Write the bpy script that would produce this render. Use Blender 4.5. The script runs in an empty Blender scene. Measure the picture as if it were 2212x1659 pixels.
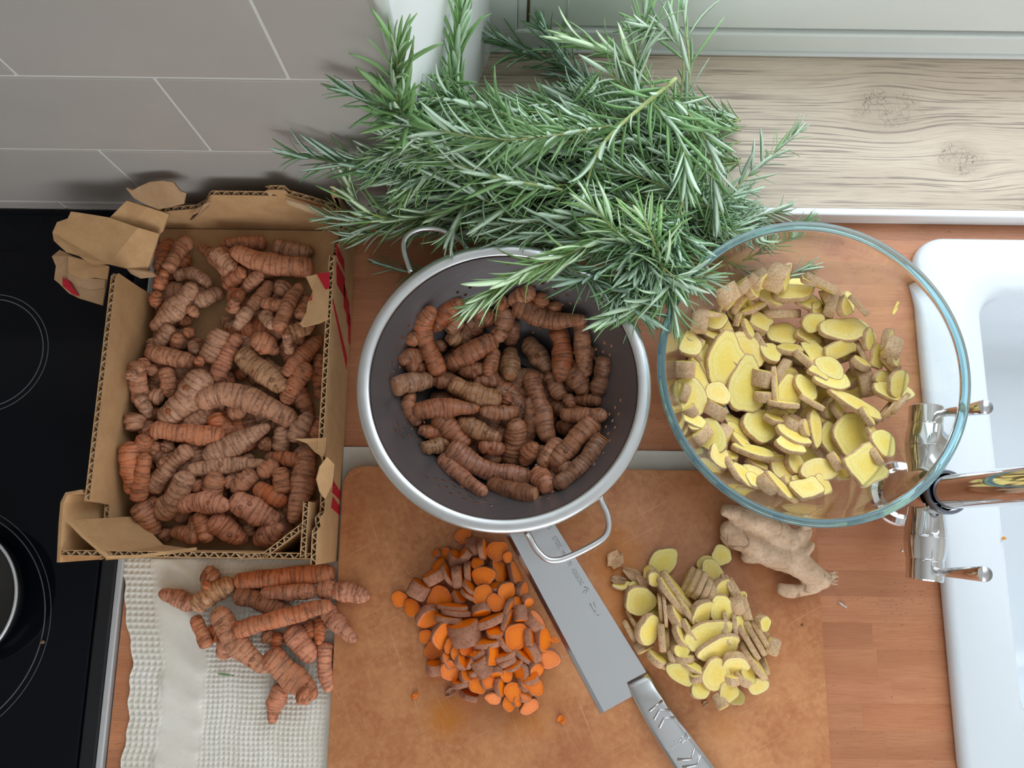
import bpy, bmesh, math, random
import numpy as np
from mathutils import Vector, Matrix, Quaternion

scene = bpy.context.scene
C = scene.collection

# ------------------------------------------------------------------ camera
F_PX, PITCH, ROLL = 1640.0, 0.1905, 0.0131
CAM = np.array([0.0, -0.3286, 0.7604])
_fw = np.array([0, math.sin(PITCH), -math.cos(PITCH)])
_u0 = np.array([0, math.cos(PITCH), math.sin(PITCH)])
_r0 = np.array([1.0, 0, 0])
_rt = math.cos(ROLL) * _r0 + math.sin(ROLL) * _u0
_up = -math.sin(ROLL) * _r0 + math.cos(ROLL) * _u0
cd = bpy.data.cameras.new('camera')
cam = bpy.data.objects.new('camera', cd)
C.objects.link(cam)
cd.sensor_width = 36.0
cd.lens = F_PX / 2212 * 36.0
cd.clip_start = 0.01
m = Matrix.Identity(4)
for i in range(3):
    m[i][0], m[i][1], m[i][2], m[i][3] = _rt[i], _up[i], -_fw[i], CAM[i]
cam.matrix_world = m
scene.camera = cam

# ------------------------------------------------------------------ light
world = bpy.data.worlds.new('overcast_sky')
scene.world = world
world.use_nodes = True
world.node_tree.nodes['Background'].inputs[0].default_value = (0.80, 0.90, 1.0, 1)
world.node_tree.nodes['Background'].inputs[1].default_value = 1.0
def area_light(name, loc, rot, sx, sy, power, col):
    l = bpy.data.lights.new(name, 'AREA')
    l.shape = 'RECTANGLE'; l.size = sx; l.size_y = sy; l.energy = power; l.color = col
    o = bpy.data.objects.new(name, l); C.objects.link(o)
    o.location = loc; o.rotation_euler = rot
    return o
# daylight entering through the window over the sink
area_light('window_daylight', (0.66, 0.34, 0.66), (math.radians(-72), 0, 0), 1.40, 1.05, 12.5, (0.84, 0.93, 1.0))
# unseen daylight source, assumed on the opposite side of the kitchen
area_light('rear_daylight', (0.55, -2.50, 0.62), (math.radians(72), 0, 0), 1.8, 1.6, 40.0, (0.90, 0.95, 1.0))
scene.view_settings.view_transform = 'Standard'
scene.view_settings.look = 'None'
scene.view_settings.gamma = 1.0
scene.view_settings.use_curve_mapping = False
scene.view_settings.exposure = 0.12
scene.cycles.max_bounces = 8
scene.cycles.diffuse_bounces = 3
scene.cycles.glossy_bounces = 3
scene.cycles.transmission_bounces = 8
scene.cycles.use_adaptive_sampling = True
scene.cycles.adaptive_threshold = 0.05
scene.cycles.adaptive_min_samples = 16
scene.cycles.transparent_max_bounces = 12
scene.cycles.caustics_refractive = True
scene.cycles.sample_clamp_indirect = 6.0

# ------------------------------------------------------------------ helpers
def ray(u, v):
    return _fw + _rt * (u - 1106.0) / F_PX - _up * (v - 829.5) / F_PX
def P(u, v, z):
    d = ray(u, v); t = (z - CAM[2]) / d[2]
    return CAM + d * t
def ppm(z):                                   # pixels per metre at height z
    return F_PX / ((CAM[2] - z) * 1.01)

def srgb(r, g, b):
    f = lambda c: ((c / 255 + 0.055) / 1.055) ** 2.4 if c > 10 else c / 255 / 12.92
    return (f(r), f(g), f(b), 1.0)

class NT:
    """small node-tree writer"""
    def __init__(self, name):
        self.mat = bpy.data.materials.new(name); self.mat.use_nodes = True
        self.t = self.mat.node_tree
        self.bsdf = self.t.nodes['Principled BSDF']
    def n(self, typ, **kw):
        nd = self.t.nodes.new(typ)
        for k, v in kw.items():
            if k.startswith('i_'):
                nd.inputs[k[2:].replace('_', ' ')].default_value = v
            else:
                setattr(nd, k, v)
        return nd
    def link(self, a, b): self.t.links.new(a, b)
    def set(self, **kw):
        for k, v in kw.items():
            inp = self.bsdf.inputs[k.replace('_', ' ')]
            if hasattr(v, 'links') or isinstance(v, bpy.types.NodeSocket): self.link(v, inp)
            else: inp.default_value = v
    def coord(self, kind='Object', scale=(1, 1, 1), rot=(0, 0, 0), loc=(0, 0, 0)):
        tc = self.n('ShaderNodeTexCoord'); mp = self.n('ShaderNodeMapping')
        self.link(tc.outputs[kind], mp.inputs[0])
        mp.inputs['Scale'].default_value = scale; mp.inputs['Rotation'].default_value = rot; mp.inputs['Location'].default_value = loc
        return mp.outputs[0]
    def noise(self, vec, scale, detail=4, rough=0.55, dist=0.0):
        nd = self.n('ShaderNodeTexNoise'); nd.inputs['Scale'].default_value = scale
        nd.inputs['Detail'].default_value = detail; nd.inputs['Roughness'].default_value = rough; nd.inputs['Distortion'].default_value = dist
        if vec is not None: self.link(vec, nd.inputs['Vector'])
        return nd.outputs[0]
    def ramp(self, fac, stops, interp='LINEAR'):
        nd = self.n('ShaderNodeValToRGB'); cr = nd.color_ramp; cr.interpolation = interp
        while len(cr.elements) < len(stops): cr.elements.new(0.5)
        for e, (p, c) in zip(cr.elements, stops):
            e.position = p; e.color = c if len(c) == 4 else (*c, 1)
        self.link(fac, nd.inputs[0]); return nd.outputs[0]
    def mix(self, fac, a, b, blend='MIX'):
        nd = self.n('ShaderNodeMix', data_type='RGBA', blend_type=blend)
        for s, v in ((nd.inputs[0], fac), (nd.inputs[6], a), (nd.inputs[7], b)):
            if isinstance(v, bpy.types.NodeSocket): self.link(v, s)
            else: s.default_value = v
        return nd.outputs[2]
    def math(self, op, a, b=0.0, c=None, clamp=False):
        nd = self.n('ShaderNodeMath', operation=op, use_clamp=clamp)
        for s, v in zip(nd.inputs, (a, b, c)):
            if v is None: continue
            if isinstance(v, bpy.types.NodeSocket): self.link(v, s)
            else: s.default_value = v
        return nd.outputs[0]
    def bump(self, h, strength=0.3, dist=0.001):
        nd = self.n('ShaderNodeBump'); nd.inputs['Strength'].default_value = strength; nd.inputs['Distance'].default_value = dist
        self.link(h, nd.inputs['Height']); self.link(nd.outputs[0], self.bsdf.inputs['Normal'])
    def attr(self, name):
        return self.n('ShaderNodeAttribute', attribute_name=name).outputs['Fac']
    def objinfo(self): return self.n('ShaderNodeObjectInfo')

BW = lambda v: (v, v, v, 1)

def new_mesh(name, verts, faces, mats, smooth=True, mat_idx=None, attrs=None, uvs=None):
    me = bpy.data.meshes.new(name)
    me.from_pydata([tuple(map(float, v)) for v in verts], [], [tuple(map(int, f)) for f in faces])
    if not isinstance(mats, (list, tuple)): mats = [mats]
    for mt in mats: me.materials.append(mt)
    if mat_idx is not None: me.polygons.foreach_set('material_index', mat_idx)
    if smooth is True: me.polygons.foreach_set('use_smooth', [True] * len(me.polygons))
    elif smooth is not False: me.polygons.foreach_set('use_smooth', smooth)
    for k, vals in (attrs or {}).items():
        a = me.attributes.new(k, 'FLOAT', 'POINT'); a.data.foreach_set('value', np.asarray(vals, dtype=np.float32))
    me.update()
    return me
def link(name, me, parent=None, loc=(0, 0, 0), color=None):
    o = bpy.data.objects.new(name, me); C.objects.link(o)
    o.location = tuple(map(float, loc))
    if parent is not None: o.parent = parent
    if color is not None: o.color = color
    return o
def tag(o, label, cat, group=None):
    o['label'] = label; o['category'] = cat
    if group: o['group'] = group
    return o
def struct(o, label=None):
    o['kind'] = 'structure'
    if label: o['label'] = label
    return o
def empty(name, loc=(0, 0, 0)):
    o = bpy.data.objects.new(name, None); C.objects.link(o); o.location = tuple(map(float, loc)); return o

class MB:
    """collects geometry in lists"""
    def __init__(self): self.v = []; self.f = []
    def add(self, verts, faces):
        b = len(self.v); self.v += [tuple(map(float, p)) for p in verts]; self.f += [tuple(i + b for i in f) for f in faces]
    def box(self, x0, x1, y0, y1, z0, z1):
        self.add([(x0, y0, z0), (x1, y0, z0), (x1, y1, z0), (x0, y1, z0), (x0, y0, z1), (x1, y0, z1), (x1, y1, z1), (x0, y1, z1)],
                 [(0, 3, 2, 1), (4, 5, 6, 7), (0, 1, 5, 4), (1, 2, 6, 5), (2, 3, 7, 6), (3, 0, 4, 7)])
    def lathe(self, prof, seg=64, cx=0, cy=0, closed=False):
        n = len(prof); vs = []; fs = []
        for i in range(seg):
            a = 2 * math.pi * i / seg
            for r, z in prof: vs.append((cx + r * math.cos(a), cy + r * math.sin(a), z))
        for i in range(seg):
            j = (i + 1) % seg
            for k in range(n if closed else n - 1):
                l = (k + 1) % n
                fs.append((i * n + k, j * n + k, j * n + l, i * n + l))
        self.add(vs, fs)
    def tube(self, pts, rad, seg=10, caps=True):
        pts = [np.array(p, float) for p in pts]; n = len(pts)
        rads = rad if hasattr(rad, '__len__') else [rad] * n
        T = [pts[min(i + 1, n - 1)] - pts[max(i - 1, 0)] for i in range(n)]
        T = [t / (np.linalg.norm(t) + 1e-12) for t in T]
        ref = np.array([0, 0, 1.0]) if abs(T[0][2]) < 0.9 else np.array([1.0, 0, 0])
        N = np.cross(T[0], ref); N /= np.linalg.norm(N)
        vs = []; fs = []
        for i in range(n):
            N = N - T[i] * (N @ T[i]); N /= np.linalg.norm(N) + 1e-12
            B = np.cross(T[i], N)
            for k in range(seg):
                a = 2 * math.pi * k / seg
                vs.append(pts[i] + rads[i] * (math.cos(a) * N + math.sin(a) * B))
        for i in range(n - 1):
            for k in range(seg):
                l = (k + 1) % seg
                fs.append((i * seg + k, i * seg + l, (i + 1) * seg + l, (i + 1) * seg + k))
        if caps:
            fs.append(tuple(range(seg))[::-1]); fs.append(tuple((n - 1) * seg + k for k in range(seg)))
        self.add(vs, fs)
    def build(self, name, mat, parent=None, smooth=True, bevel=0, color=None, seg=2, loc=(0, 0, 0)):
        me = new_mesh(name, self.v, self.f, mat, smooth)
        o = link(name, me, parent, loc, color)
        if bevel:
            b = o.modifiers.new('bevel', 'BEVEL'); b.width = bevel; b.segments = seg; b.limit_method = 'ANGLE'; b.angle_limit = math.radians(40)
            b.harden_normals = False
        return o
def smooth_by_angle(o, deg=40):
    me = o.data
    me.polygons.foreach_set('use_smooth', [True] * len(me.polygons))
    me.set_sharp_from_angle(angle=math.radians(deg))

def catmull(pts, n):
    pts = [np.array(p, float) for p in pts]
    if len(pts) == 2:
        return [pts[0] + (pts[1] - pts[0]) * i / (n - 1) for i in range(n)]
    ext = [2 * pts[0] - pts[1]] + pts + [2 * pts[-1] - pts[-2]]
    out = []; m_ = len(pts) - 1
    for i in range(n):
        t = i / (n - 1) * m_; k = min(int(t), m_ - 1); s = t - k
        p0, p1, p2, p3 = ext[k:k + 4]
        out.append(0.5 * ((2 * p1) + (-p0 + p2) * s + (2 * p0 - 5 * p1 + 4 * p2 - p3) * s * s + (-p0 + 3 * p1 - 3 * p2 + p3) * s ** 3))
    return out

class HF:
    """height field used to stack things on each other"""
    def __init__(self, x0, x1, y0, y1, base, res=0.002):
        self.x0, self.y0, self.res = x0, y0, res
        self.nx, self.ny = int((x1 - x0) / res) + 1, int((y1 - y0) / res) + 1
        X, Y = np.meshgrid(x0 + np.arange(self.nx) * res, y0 + np.arange(self.ny) * res, indexing='ij')
        self.X, self.Y = X, Y
        self.h = base(X, Y) if callable(base) else np.full(X.shape, float(base))
        self.base = self.h.copy(); self.cap = None; self.f = 0.0; self.rmax = None
    def ij(self, x, y):
        return (min(max(int(round((x - self.x0) / self.res)), 0), self.nx - 1), min(max(int(round((y - self.y0) / self.res)), 0), self.ny - 1))
    def at(self, x, y): return self.h[self.ij(x, y)]
    def floor(self, x, y): return self.base[self.ij(x, y)]
    def keep(self, p):                                          # inside a round vessel
        if not self.rmax: return p
        cx, cy, R = self.rmax; d_ = math.hypot(p[0] - cx, p[1] - cy)
        return p if d_ <= R else np.array([cx + (p[0] - cx) * R / d_, cy + (p[1] - cy) * R / d_, p[2]])
    def limit(self, x, y): return self.cap(x, y, self.f) if self.cap else 9.0
    def avg(self, x, y, r):
        i, j = self.ij(x, y); k = max(1, int(r / self.res))
        return float(np.percentile(self.h[max(i - k, 0):i + k + 1, max(j - k, 0):j + k + 1], 75))
    def ball(self, x, y, z, r):
        i, j = self.ij(x, y); k = int(r / self.res) + 1
        sl = (slice(max(i - k, 0), i + k + 1), slice(max(j - k, 0), j + k + 1))
        d2 = (self.X[sl] - x) ** 2 + (self.Y[sl] - y) ** 2
        top = np.where(d2 < r * r, z + np.sqrt(np.maximum(r * r - d2, 0)), -9)
        self.h[sl] = np.maximum(self.h[sl], top)

def place_words(u, v, box):
    x = (u - box[0]) / (box[2] - box[0]); y = (v - box[1]) / (box[3] - box[1])
    col = 'left' if x < 0.36 else ('right' if x > 0.64 else '')
    row = 'back' if y < 0.36 else ('front' if y > 0.64 else '')
    return '-'.join(w for w in (row, col) if w) or 'middle'
ORD = ['leftmost'] + [w + ' from left' for w in 'second third fourth fifth sixth seventh eighth ninth tenth eleventh twelfth thirteenth fourteenth fifteenth sixteenth seventeenth eighteenth nineteenth twentieth'.split()]
FILLERS = []                                                   # (object, text if it shows, picture u, text if it does not)
def finish_labels(items):
    """items: [obj, text, u]; the same text gets told apart by its order across the picture"""
    by = {}
    for it in items: by.setdefault(it[1], []).append(it)
    for text, its in by.items():
        its.sort(key=lambda i: i[2]); n = len(its)
        for k, it in enumerate(its):
            if n == 1: t = text
            elif n == 2: t = text + (', left one' if k == 0 else ', right one')
            else: t = text + ', ' + (ORD[k] if k < n - 1 else 'rightmost')
            it[0]['label'] = t
# ------------------------------------------------------------------ materials of the setting
def plain(name, col, rough=0.5, metal=0.0, spec=0.5, bump=None, **kw):
    t = NT(name); t.set(Base_Color=col, Roughness=rough, Metallic=metal, Specular_IOR_Level=spec, **kw)
    if bump:
        t.bump(t.noise(t.coord(), bump[0], 5), bump[1], bump[2])
    return t.mat

def mat_tile():
    t = NT('glazed_tile'); v = t.coord()
    r = t.objinfo().outputs['Random']
    base = t.mix(t.ramp(t.noise(v, 9, 3), [(0.35, BW(0)), (0.7, BW(1))]), srgb(176, 170, 164), srgb(184, 176, 170))
    base = t.mix(t.math('MULTIPLY', r, 0.35), base, srgb(168, 164, 158))
    t.set(Base_Color=base, Roughness=0.34)
    t.bump(t.noise(v, 14, 2), 0.08, 0.002)
    return t.mat
M_TILE = mat_tile()
M_GROUT = plain('grout', srgb(214, 210, 205), 0.85, bump=(900, 0.4, 0.0006))
M_PAINT = plain('white_paint', srgb(236, 238, 236), 0.55, bump=(260, 0.15, 0.0008))
M_ROOM = plain('room_paint', srgb(226, 220, 210), 0.8)
M_UPVC = plain('window_plastic', srgb(226, 231, 226), 0.35)
M_SEAL = plain('window_gap_seal', srgb(150, 118, 90), 0.7)
M_CERAMIC = plain('sink_ceramic', srgb(224, 230, 235), 0.14, spec=0.5)
M_CHROME = plain('chrome', (0.78, 0.78, 0.79, 1), 0.07, 1.0)
M_HOBGLASS = plain('black_hob_glass', (0.0035, 0.0045, 0.0075, 1), 0.08, spec=0.16)
M_HOBLINE = plain('hob_ring_print', (0.13, 0.14, 0.15, 1), 0.3)
M_ALU = plain('brushed_trim', (0.62, 0.64, 0.66, 1), 0.4, 0.55)
M_BLACK = plain('black_enamel', (0.008, 0.009, 0.012, 1), 0.25)
M_SILICONE = plain('silicone_seal', srgb(214, 216, 212), 0.5)

def mat_stave():
    t = NT('beech_stave'); oi = t.objinfo()
    tc = t.n('ShaderNodeTexCoord')
    add = t.n('ShaderNodeVectorMath', operation='ADD'); t.link(tc.outputs['Object'], add.inputs[0])
    cmb = t.n('ShaderNodeCombineXYZ')
    t.link(t.math('MULTIPLY', oi.outputs['Random'], 37.0), cmb.inputs[0]); t.link(t.math('MULTIPLY', oi.outputs['Random'], 11.0), cmb.inputs[1])
    t.link(cmb.outputs[0], add.inputs[1])
    def mp(sc):
        m_ = t.n('ShaderNodeMapping'); m_.inputs['Scale'].default_value = sc; t.link(add.outputs[0], m_.inputs[0]); return m_.outputs[0]
    broad = t.noise(mp((4, 46, 46)), 1.0, 3, 0.6, 0.6)
    fine = t.noise(mp((40, 900, 900)), 1.0, 3, 0.6)
    base = t.mix(t.ramp(broad, [(0.3, BW(0)), (0.72, BW(1))]), srgb(205, 140, 100), srgb(186, 120, 82))
    base = t.mix(t.ramp(fine, [(0.42, BW(0)), (0.7, BW(0.5))]), base, srgb(166, 102, 68))
    # short dark medullary flecks of beech
    vor = t.n('ShaderNodeTexVoronoi'); vor.inputs['Scale'].default_value = 1.0; t.link(mp((120, 560, 560)), vor.inputs['Vector'])
    fl = t.ramp(vor.outputs['Distance'], [(0.10, BW(1)), (0.22, BW(0))])
    sel = t.ramp(t.noise(mp((9, 50, 50)), 1.0, 2), [(0.48, BW(0)), (0.6, BW(1))])
    base = t.mix(t.math('MULTIPLY', t.math('MULTIPLY', fl, sel), 0.75), base, srgb(112, 62, 38))
    base = t.mix(1.0, base, oi.outputs['Color'], 'MULTIPLY')
    t.set(Base_Color=base, Roughness=0.42)
    t.bump(fine, 0.06, 0.0005)
    return t.mat
M_STAVE = mat_stave()

def mat_sill():
    t = NT('grey_oak_laminate'); tc = t.n('ShaderNodeTexCoord'); sep = t.n('ShaderNodeSeparateXYZ'); t.link(tc.outputs['Object'], sep.inputs[0])
    x, y = sep.outputs[0], sep.outputs[1]
    yy = y; crackm = None
    for kx, ky, sx, sy, amp in ((0.395, 0.118, 0.050, 0.034, 0.021), (0.470, 0.062, 0.034, 0.026, 0.014), (0.585, 0.016, 0.07, 0.03, 0.018)):
        dx = t.math('DIVIDE', t.math('SUBTRACT', x, kx), sx); dy = t.math('DIVIDE', t.math('SUBTRACT', y, ky), sy)
        d2 = t.math('ADD', t.math('MULTIPLY', dx, dx), t.math('MULTIPLY', dy, dy))
        g = t.math('EXPONENT', t.math('MULTIPLY', d2, -1.0))
        yy = t.math('ADD', yy, t.math('MULTIPLY', t.math('MULTIPLY', g, dy), -amp))
        m_ = t.ramp(g, [(0.42, BW(0)), (0.75, BW(1))])
        crackm = m_ if crackm is None else t.math('MAXIMUM', crackm, m_)
    cmb = t.n('ShaderNodeCombineXYZ'); t.link(x, cmb.inputs[0]); t.link(yy, cmb.inputs[1])
    def mp(sc):
        q = t.n('ShaderNodeMapping'); q.inputs['Scale'].default_value = sc; t.link(cmb.outputs[0], q.inputs[0]); return q.outputs[0]
    broad = t.noise(mp((3, 22, 1)), 1.0, 3)
    base = t.mix(t.ramp(broad, [(0.3, BW(0)), (0.7, BW(1))]), srgb(212, 194, 172), srgb(188, 168, 146))
    # thin dark open-grain lines that run along the board
    warp = t.noise(mp((5, 10, 1)), 1.0, 3)
    lin = t.noise(mp((6.0, 330, 1)), 1.0, 3, 0.62, 0.25)
    lines = t.ramp(lin, [(0.42, BW(1)), (0.47, BW(0))])
    gate = t.ramp(t.noise(mp((5, 45, 1)), 1.0, 2), [(0.36, BW(0.15)), (0.58, BW(1))])
    base = t.mix(t.math('MULTIPLY', t.math('MULTIPLY', lines, gate), 0.72), base, srgb(92, 78, 68))
    fine = t.noise(mp((40, 900, 1)), 1.0, 2)
    base = t.mix(t.ramp(fine, [(0.45, BW(0)), (0.8, BW(0.45))]), base, srgb(148, 132, 118))
    vor = t.n('ShaderNodeTexVoronoi', feature='DISTANCE_TO_EDGE'); vor.inputs['Scale'].default_value = 1.0
    wv = t.n('ShaderNodeVectorMath', operation='ADD'); t.link(mp((150, 210, 1)), wv.inputs[0])
    wn = t.n('ShaderNodeTexNoise'); wn.inputs['Scale'].default_value = 1.0; t.link(mp((160, 160, 1)), wn.inputs['Vector'])
    ws = t.n('ShaderNodeVectorMath', operation='SCALE'); ws.inputs['Scale'].default_value = 1.6; t.link(wn.outputs['Color'], ws.inputs[0]); t.link(ws.outputs[0], wv.inputs[1]); t.link(wv.outputs[0], vor.inputs['Vector'])
    cr = t.ramp(vor.outputs['Distance'], [(0.01, BW(1)), (0.05, BW(0))])
    cg = t.ramp(t.noise(mp((50, 60, 1)), 1.0, 2), [(0.42, BW(0)), (0.58, BW(1))])
    base = t.mix(t.math('MULTIPLY', crackm, 0.35), base, srgb(150, 128, 108))
    base = t.mix(t.math('MULTIPLY', t.math('MULTIPLY', t.math('MULTIPLY', cr, crackm), cg), 0.8), base, srgb(84, 70, 62))
    t.set(Base_Color=base, Roughness=0.42)
    t.bump(lines, -0.10, 0.0005)
    return t.mat
M_SILL = mat_sill()

# ------------------------------------------------------------------ room shell
GX = -0.0905                                                   # where the tiling stops beside the window
b = MB()
b.box(-1.70, GX, 0.0011, 0.24, -0.90, 1.50)
b.box(1.42, 2.0, 0.0065, 0.24, -0.90, 1.50)
b.box(GX, 1.42, 0.0065, 0.24, 1.22, 1.50)
b.box(GX, 1.42, 0.0065, 0.24, -0.90, -0.012)
wall = struct(b.build('wall_back', M_GROUT, smooth=False), 'tiled kitchen wall beside the window recess')
b = MB(); b.box(-1.72, -1.70, -2.6, 0.24, -0.9, 1.5); struct(b.build('wall_left', M_ROOM, smooth=False), 'painted side wall of the kitchen')
b = MB(); b.box(2.0, 2.02, -2.6, 0.24, -0.9, 1.5); struct(b.build('wall_right', M_ROOM, smooth=False), 'painted far side wall of the kitchen')
b = MB(); b.box(-1.72, 2.02, -2.62, -2.6, -0.9, 1.5); struct(b.build('wall_front', M_ROOM, smooth=False), 'painted wall facing the window')
b = MB(); b.box(-1.72, 2.02, -2.62, 0.24, -0.92, -0.9); struct(b.build('floor', plain('floor_vinyl', srgb(120, 100, 84), 0.6), smooth=False), 'kitchen floor below the worktop')
b = MB(); b.box(-1.72, 2.02, -2.62, 0.24, 1.5, 1.52); struct(b.build('ceiling', plain('ceiling_paint', srgb(243, 243, 241), 0.9), smooth=False), 'white kitchen ceiling')

# wall tiles, 20 x 11 cm, running bond, each its own piece
TZ0, TH, TX0, TW = 0.0207, 0.1122, -0.3728, 0.1015
rng = random.Random(5)
for r in range(-1, 5):
    z0, z1 = max(TZ0 + r * TH + 0.0014, -0.004), TZ0 + (r + 1) * TH - 0.0014
    par = 0 if r % 2 == 0 else 1
    for k in range(-10 + par, 6, 2):
        x0, x1 = TX0 + TW * k + 0.0014, TX0 + TW * (k + 2) - 0.0014
        x1 = min(x1, GX - 0.0004)
        if x1 - x0 < 0.006: continue
        b = MB(); cx, cz = (x0 + x1) / 2, (z0 + z1) / 2; dy = rng.uniform(-0.0003, 0.0003)
        b.box(x0 - cx, x1 - cx, -0.0, 0.0065, z0 - cz, z1 - cz)
        b.build('tile', M_TILE, wall, smooth=False, bevel=0.0009, seg=2, loc=(cx, dy * 0.5, cz))
# white edge bead that closes the tiling
b = MB(); b.tube([(GX + 0.003, 0.004, -0.01), (GX + 0.003, 0.004, 1.3)], 0.0055, 12)
struct(b.build('trim_1', M_PAINT), 'white corner bead at the end of the tiling')
# splayed plaster reveal
b = MB()
b.add([(-0.0850, 0.003, 0), (-0.0850, 0.003, 1.25), (-0.0780, 0.028, 1.25), (-0.0780, 0.028, 0), (-0.027, 0.1815, 0), (-0.027, 0.1815, 1.25), (-0.088, 0.20, 0), (-0.088, 0.20, 1.25)],
      [(0, 3, 2, 1), (3, 4, 5, 2), (4, 6, 7, 5), (6, 0, 1, 7)])
struct(b.build('trim_2', M_PAINT, smooth=False), 'white splayed plaster reveal of the window')
# wood-look sill with white nosing
sill = struct(link('sill', new_mesh('sill', [(-0.09, 0.0045, -0.012), (1.42, 0.0045, -0.012), (1.42, 0.235, -0.012), (-0.09, 0.235, -0.012), (-0.09, 0.0045, 0.0215), (1.42, 0.0045, 0.0215), (1.42, 0.235, 0.0215), (-0.09, 0.235, 0.0215)],
      [(0, 3, 2, 1), (4, 5, 6, 7), (0, 1, 5, 4), (1, 2, 6, 5), (2, 3, 7, 6), (3, 0, 4, 7)], M_SILL, smooth=False)), 'wood-look window sill with cracked knots')
b = MB(); b.box(-0.082, 1.42, -0.0035, 0.0045, 0.0003, 0.0222); b.build('nosing', plain('sill_edge_band', srgb(236, 238, 238), 0.3), sill, smooth=False, bevel=0.0018, seg=3)
b = MB(); b.box(-0.05, 1.42, 0.1775, 0.186, 0.0215, 0.0265); b.build('sealant', M_SILICONE, sill, bevel=0.002)

# window: outer frame, sash, pane
win = struct(empty('window_1', (0.6, 0.19, 0.022)), 'white plastic casement window above the sill')
def wbox(name, x0, x1, y0, y1, z0, z1, mat, bev=0.002, parent=win):
    b = MB(); b.box(x0 - 0.6, x1 - 0.6, y0 - 0.19, y1 - 0.19, z0 - 0.022, z1 - 0.022)
    return b.build(name, mat, parent, smooth=False, bevel=bev)
wbox('frame_rail', -0.06, 1.42, 0.182, 0.25, 0.0215, 0.0535, M_UPVC)
wbox('frame_rail', -0.06, 1.42, 0.182, 0.25, 1.16, 1.24, M_UPVC)
wbox('frame_post', -0.06, 0.0005, 0.1815, 0.25, 0.0535, 1.16, M_UPVC)
wbox('frame_post', 0.0005, 0.010, 0.1850, 0.25, 0.0535, 1.16, M_UPVC)
wbox('frame_post', 1.36, 1.42, 0.182, 0.25, 0.0535, 1.16, M_UPVC)
wbox('gap_seal', 0.0098, 0.0128, 0.192, 0.246, 0.0525, 1.16, M_SEAL, 0)
wbox('gap_seal', 0.0098, 1.36, 0.192, 0.246, 0.0525, 0.0560, M_SEAL, 0)
wbox('sash_rail', 0.0128, 1.357, 0.186, 0.245, 0.0560, 0.1250, M_UPVC, 0.003)
wbox('sash_rail', 0.0128, 1.357, 0.186, 0.245, 1.10, 1.158, M_UPVC, 0.003)
wbox('sash_post', 0.0128, 0.062, 0.1852, 0.245, 0.125, 1.10, M_UPVC, 0.003)
wbox('sash_post', 1.30, 1.357, 0.1852, 0.245, 0.125, 1.10, M_UPVC, 0.003)
gp = NT('window_glass'); tr_ = gp.n('ShaderNodeBsdfTransparent'); gl_ = gp.n('ShaderNodeBsdfGlossy'); gl_.inputs['Roughness'].default_value = 0.02; mx_ = gp.n('ShaderNodeMixShader'); mx_.inputs[0].default_value = 0.06
gp.link(tr_.outputs[0], mx_.inputs[1]); gp.link(gl_.outputs[0], mx_.inputs[2]); gp.link(mx_.outputs[0], gp.t.nodes['Material Output'].inputs['Surface'])
wbox('pane', 0.062, 1.30, 0.214, 0.217, 0.125, 1.10, gp.mat, 0)
b = MB(); b.box(0.050 - 0.6, 0.052 - 0.6, -0.0052, -0.003, 0.036, 0.10); b.build('glazing_bead', M_UPVC, win)

# ------------------------------------------------------------------ worktop of beech staves
b = MB()
b.box(-1.60, 0.455, -0.64, 0.0, -0.045, -0.0065); b.box(0.455, 1.30, -0.058, 0.0, -0.045, -0.0065)
worktop = b.build('worktop', plain('beech_core', srgb(176, 116, 80), 0.5), smooth=False)
tag(worktop, 'beech butcher-block worktop of reddish staves between hob and sink', 'worktop')
RH = 0.02440; Y_REF = -0.3871
rng = random.Random(11)
row = -11
for row in range(-11, 17):
    y1 = Y_REF + RH * (row + 1); y0 = Y_REF + RH * row
    if y0 >= -0.0001: break
    y1 = min(y1, -0.0002)
    behind = y0 > -0.060
    xr = 0.80 if behind else 0.452
    fixed = {-1: 0.3575, -3: 0.352, -4: 0.364, -5: 0.334, 1: 0.349, 14: 0.345}
    x = fixed[row] if row in fixed else 0.36 + rng.uniform(-0.25, 0.25)
    cuts = [x]
    while cuts[0] > -0.372: cuts.insert(0, cuts[0] - rng.uniform(0.13, 0.27))
    while cuts[-1] < xr: cuts.append(cuts[-1] + rng.uniform(0.13, 0.27))
    for a, c in zip(cuts[:-1], cuts[1:]):
        a, c = max(a, -0.372), min(c, xr)
        if c - a < 0.004: continue
        b = MB(); cx, cy = (a + c) / 2, (y0 + y1) / 2
        b.box(a - cx + 0.00002, c - cx - 0.00002, y0 - cy + 0.00002, y1 - cy - 0.00002, -0.0065, 0)
        k = rng.uniform(0.86, 1.06); w = rng.uniform(-0.05, 0.05)
        b.build('stave', M_STAVE, worktop, smooth=False, loc=(cx, cy, rng.uniform(-0.00002, 0.00002)), color=(k, k * (1 - w * 0.6), k * (1 - w), 1))

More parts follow.
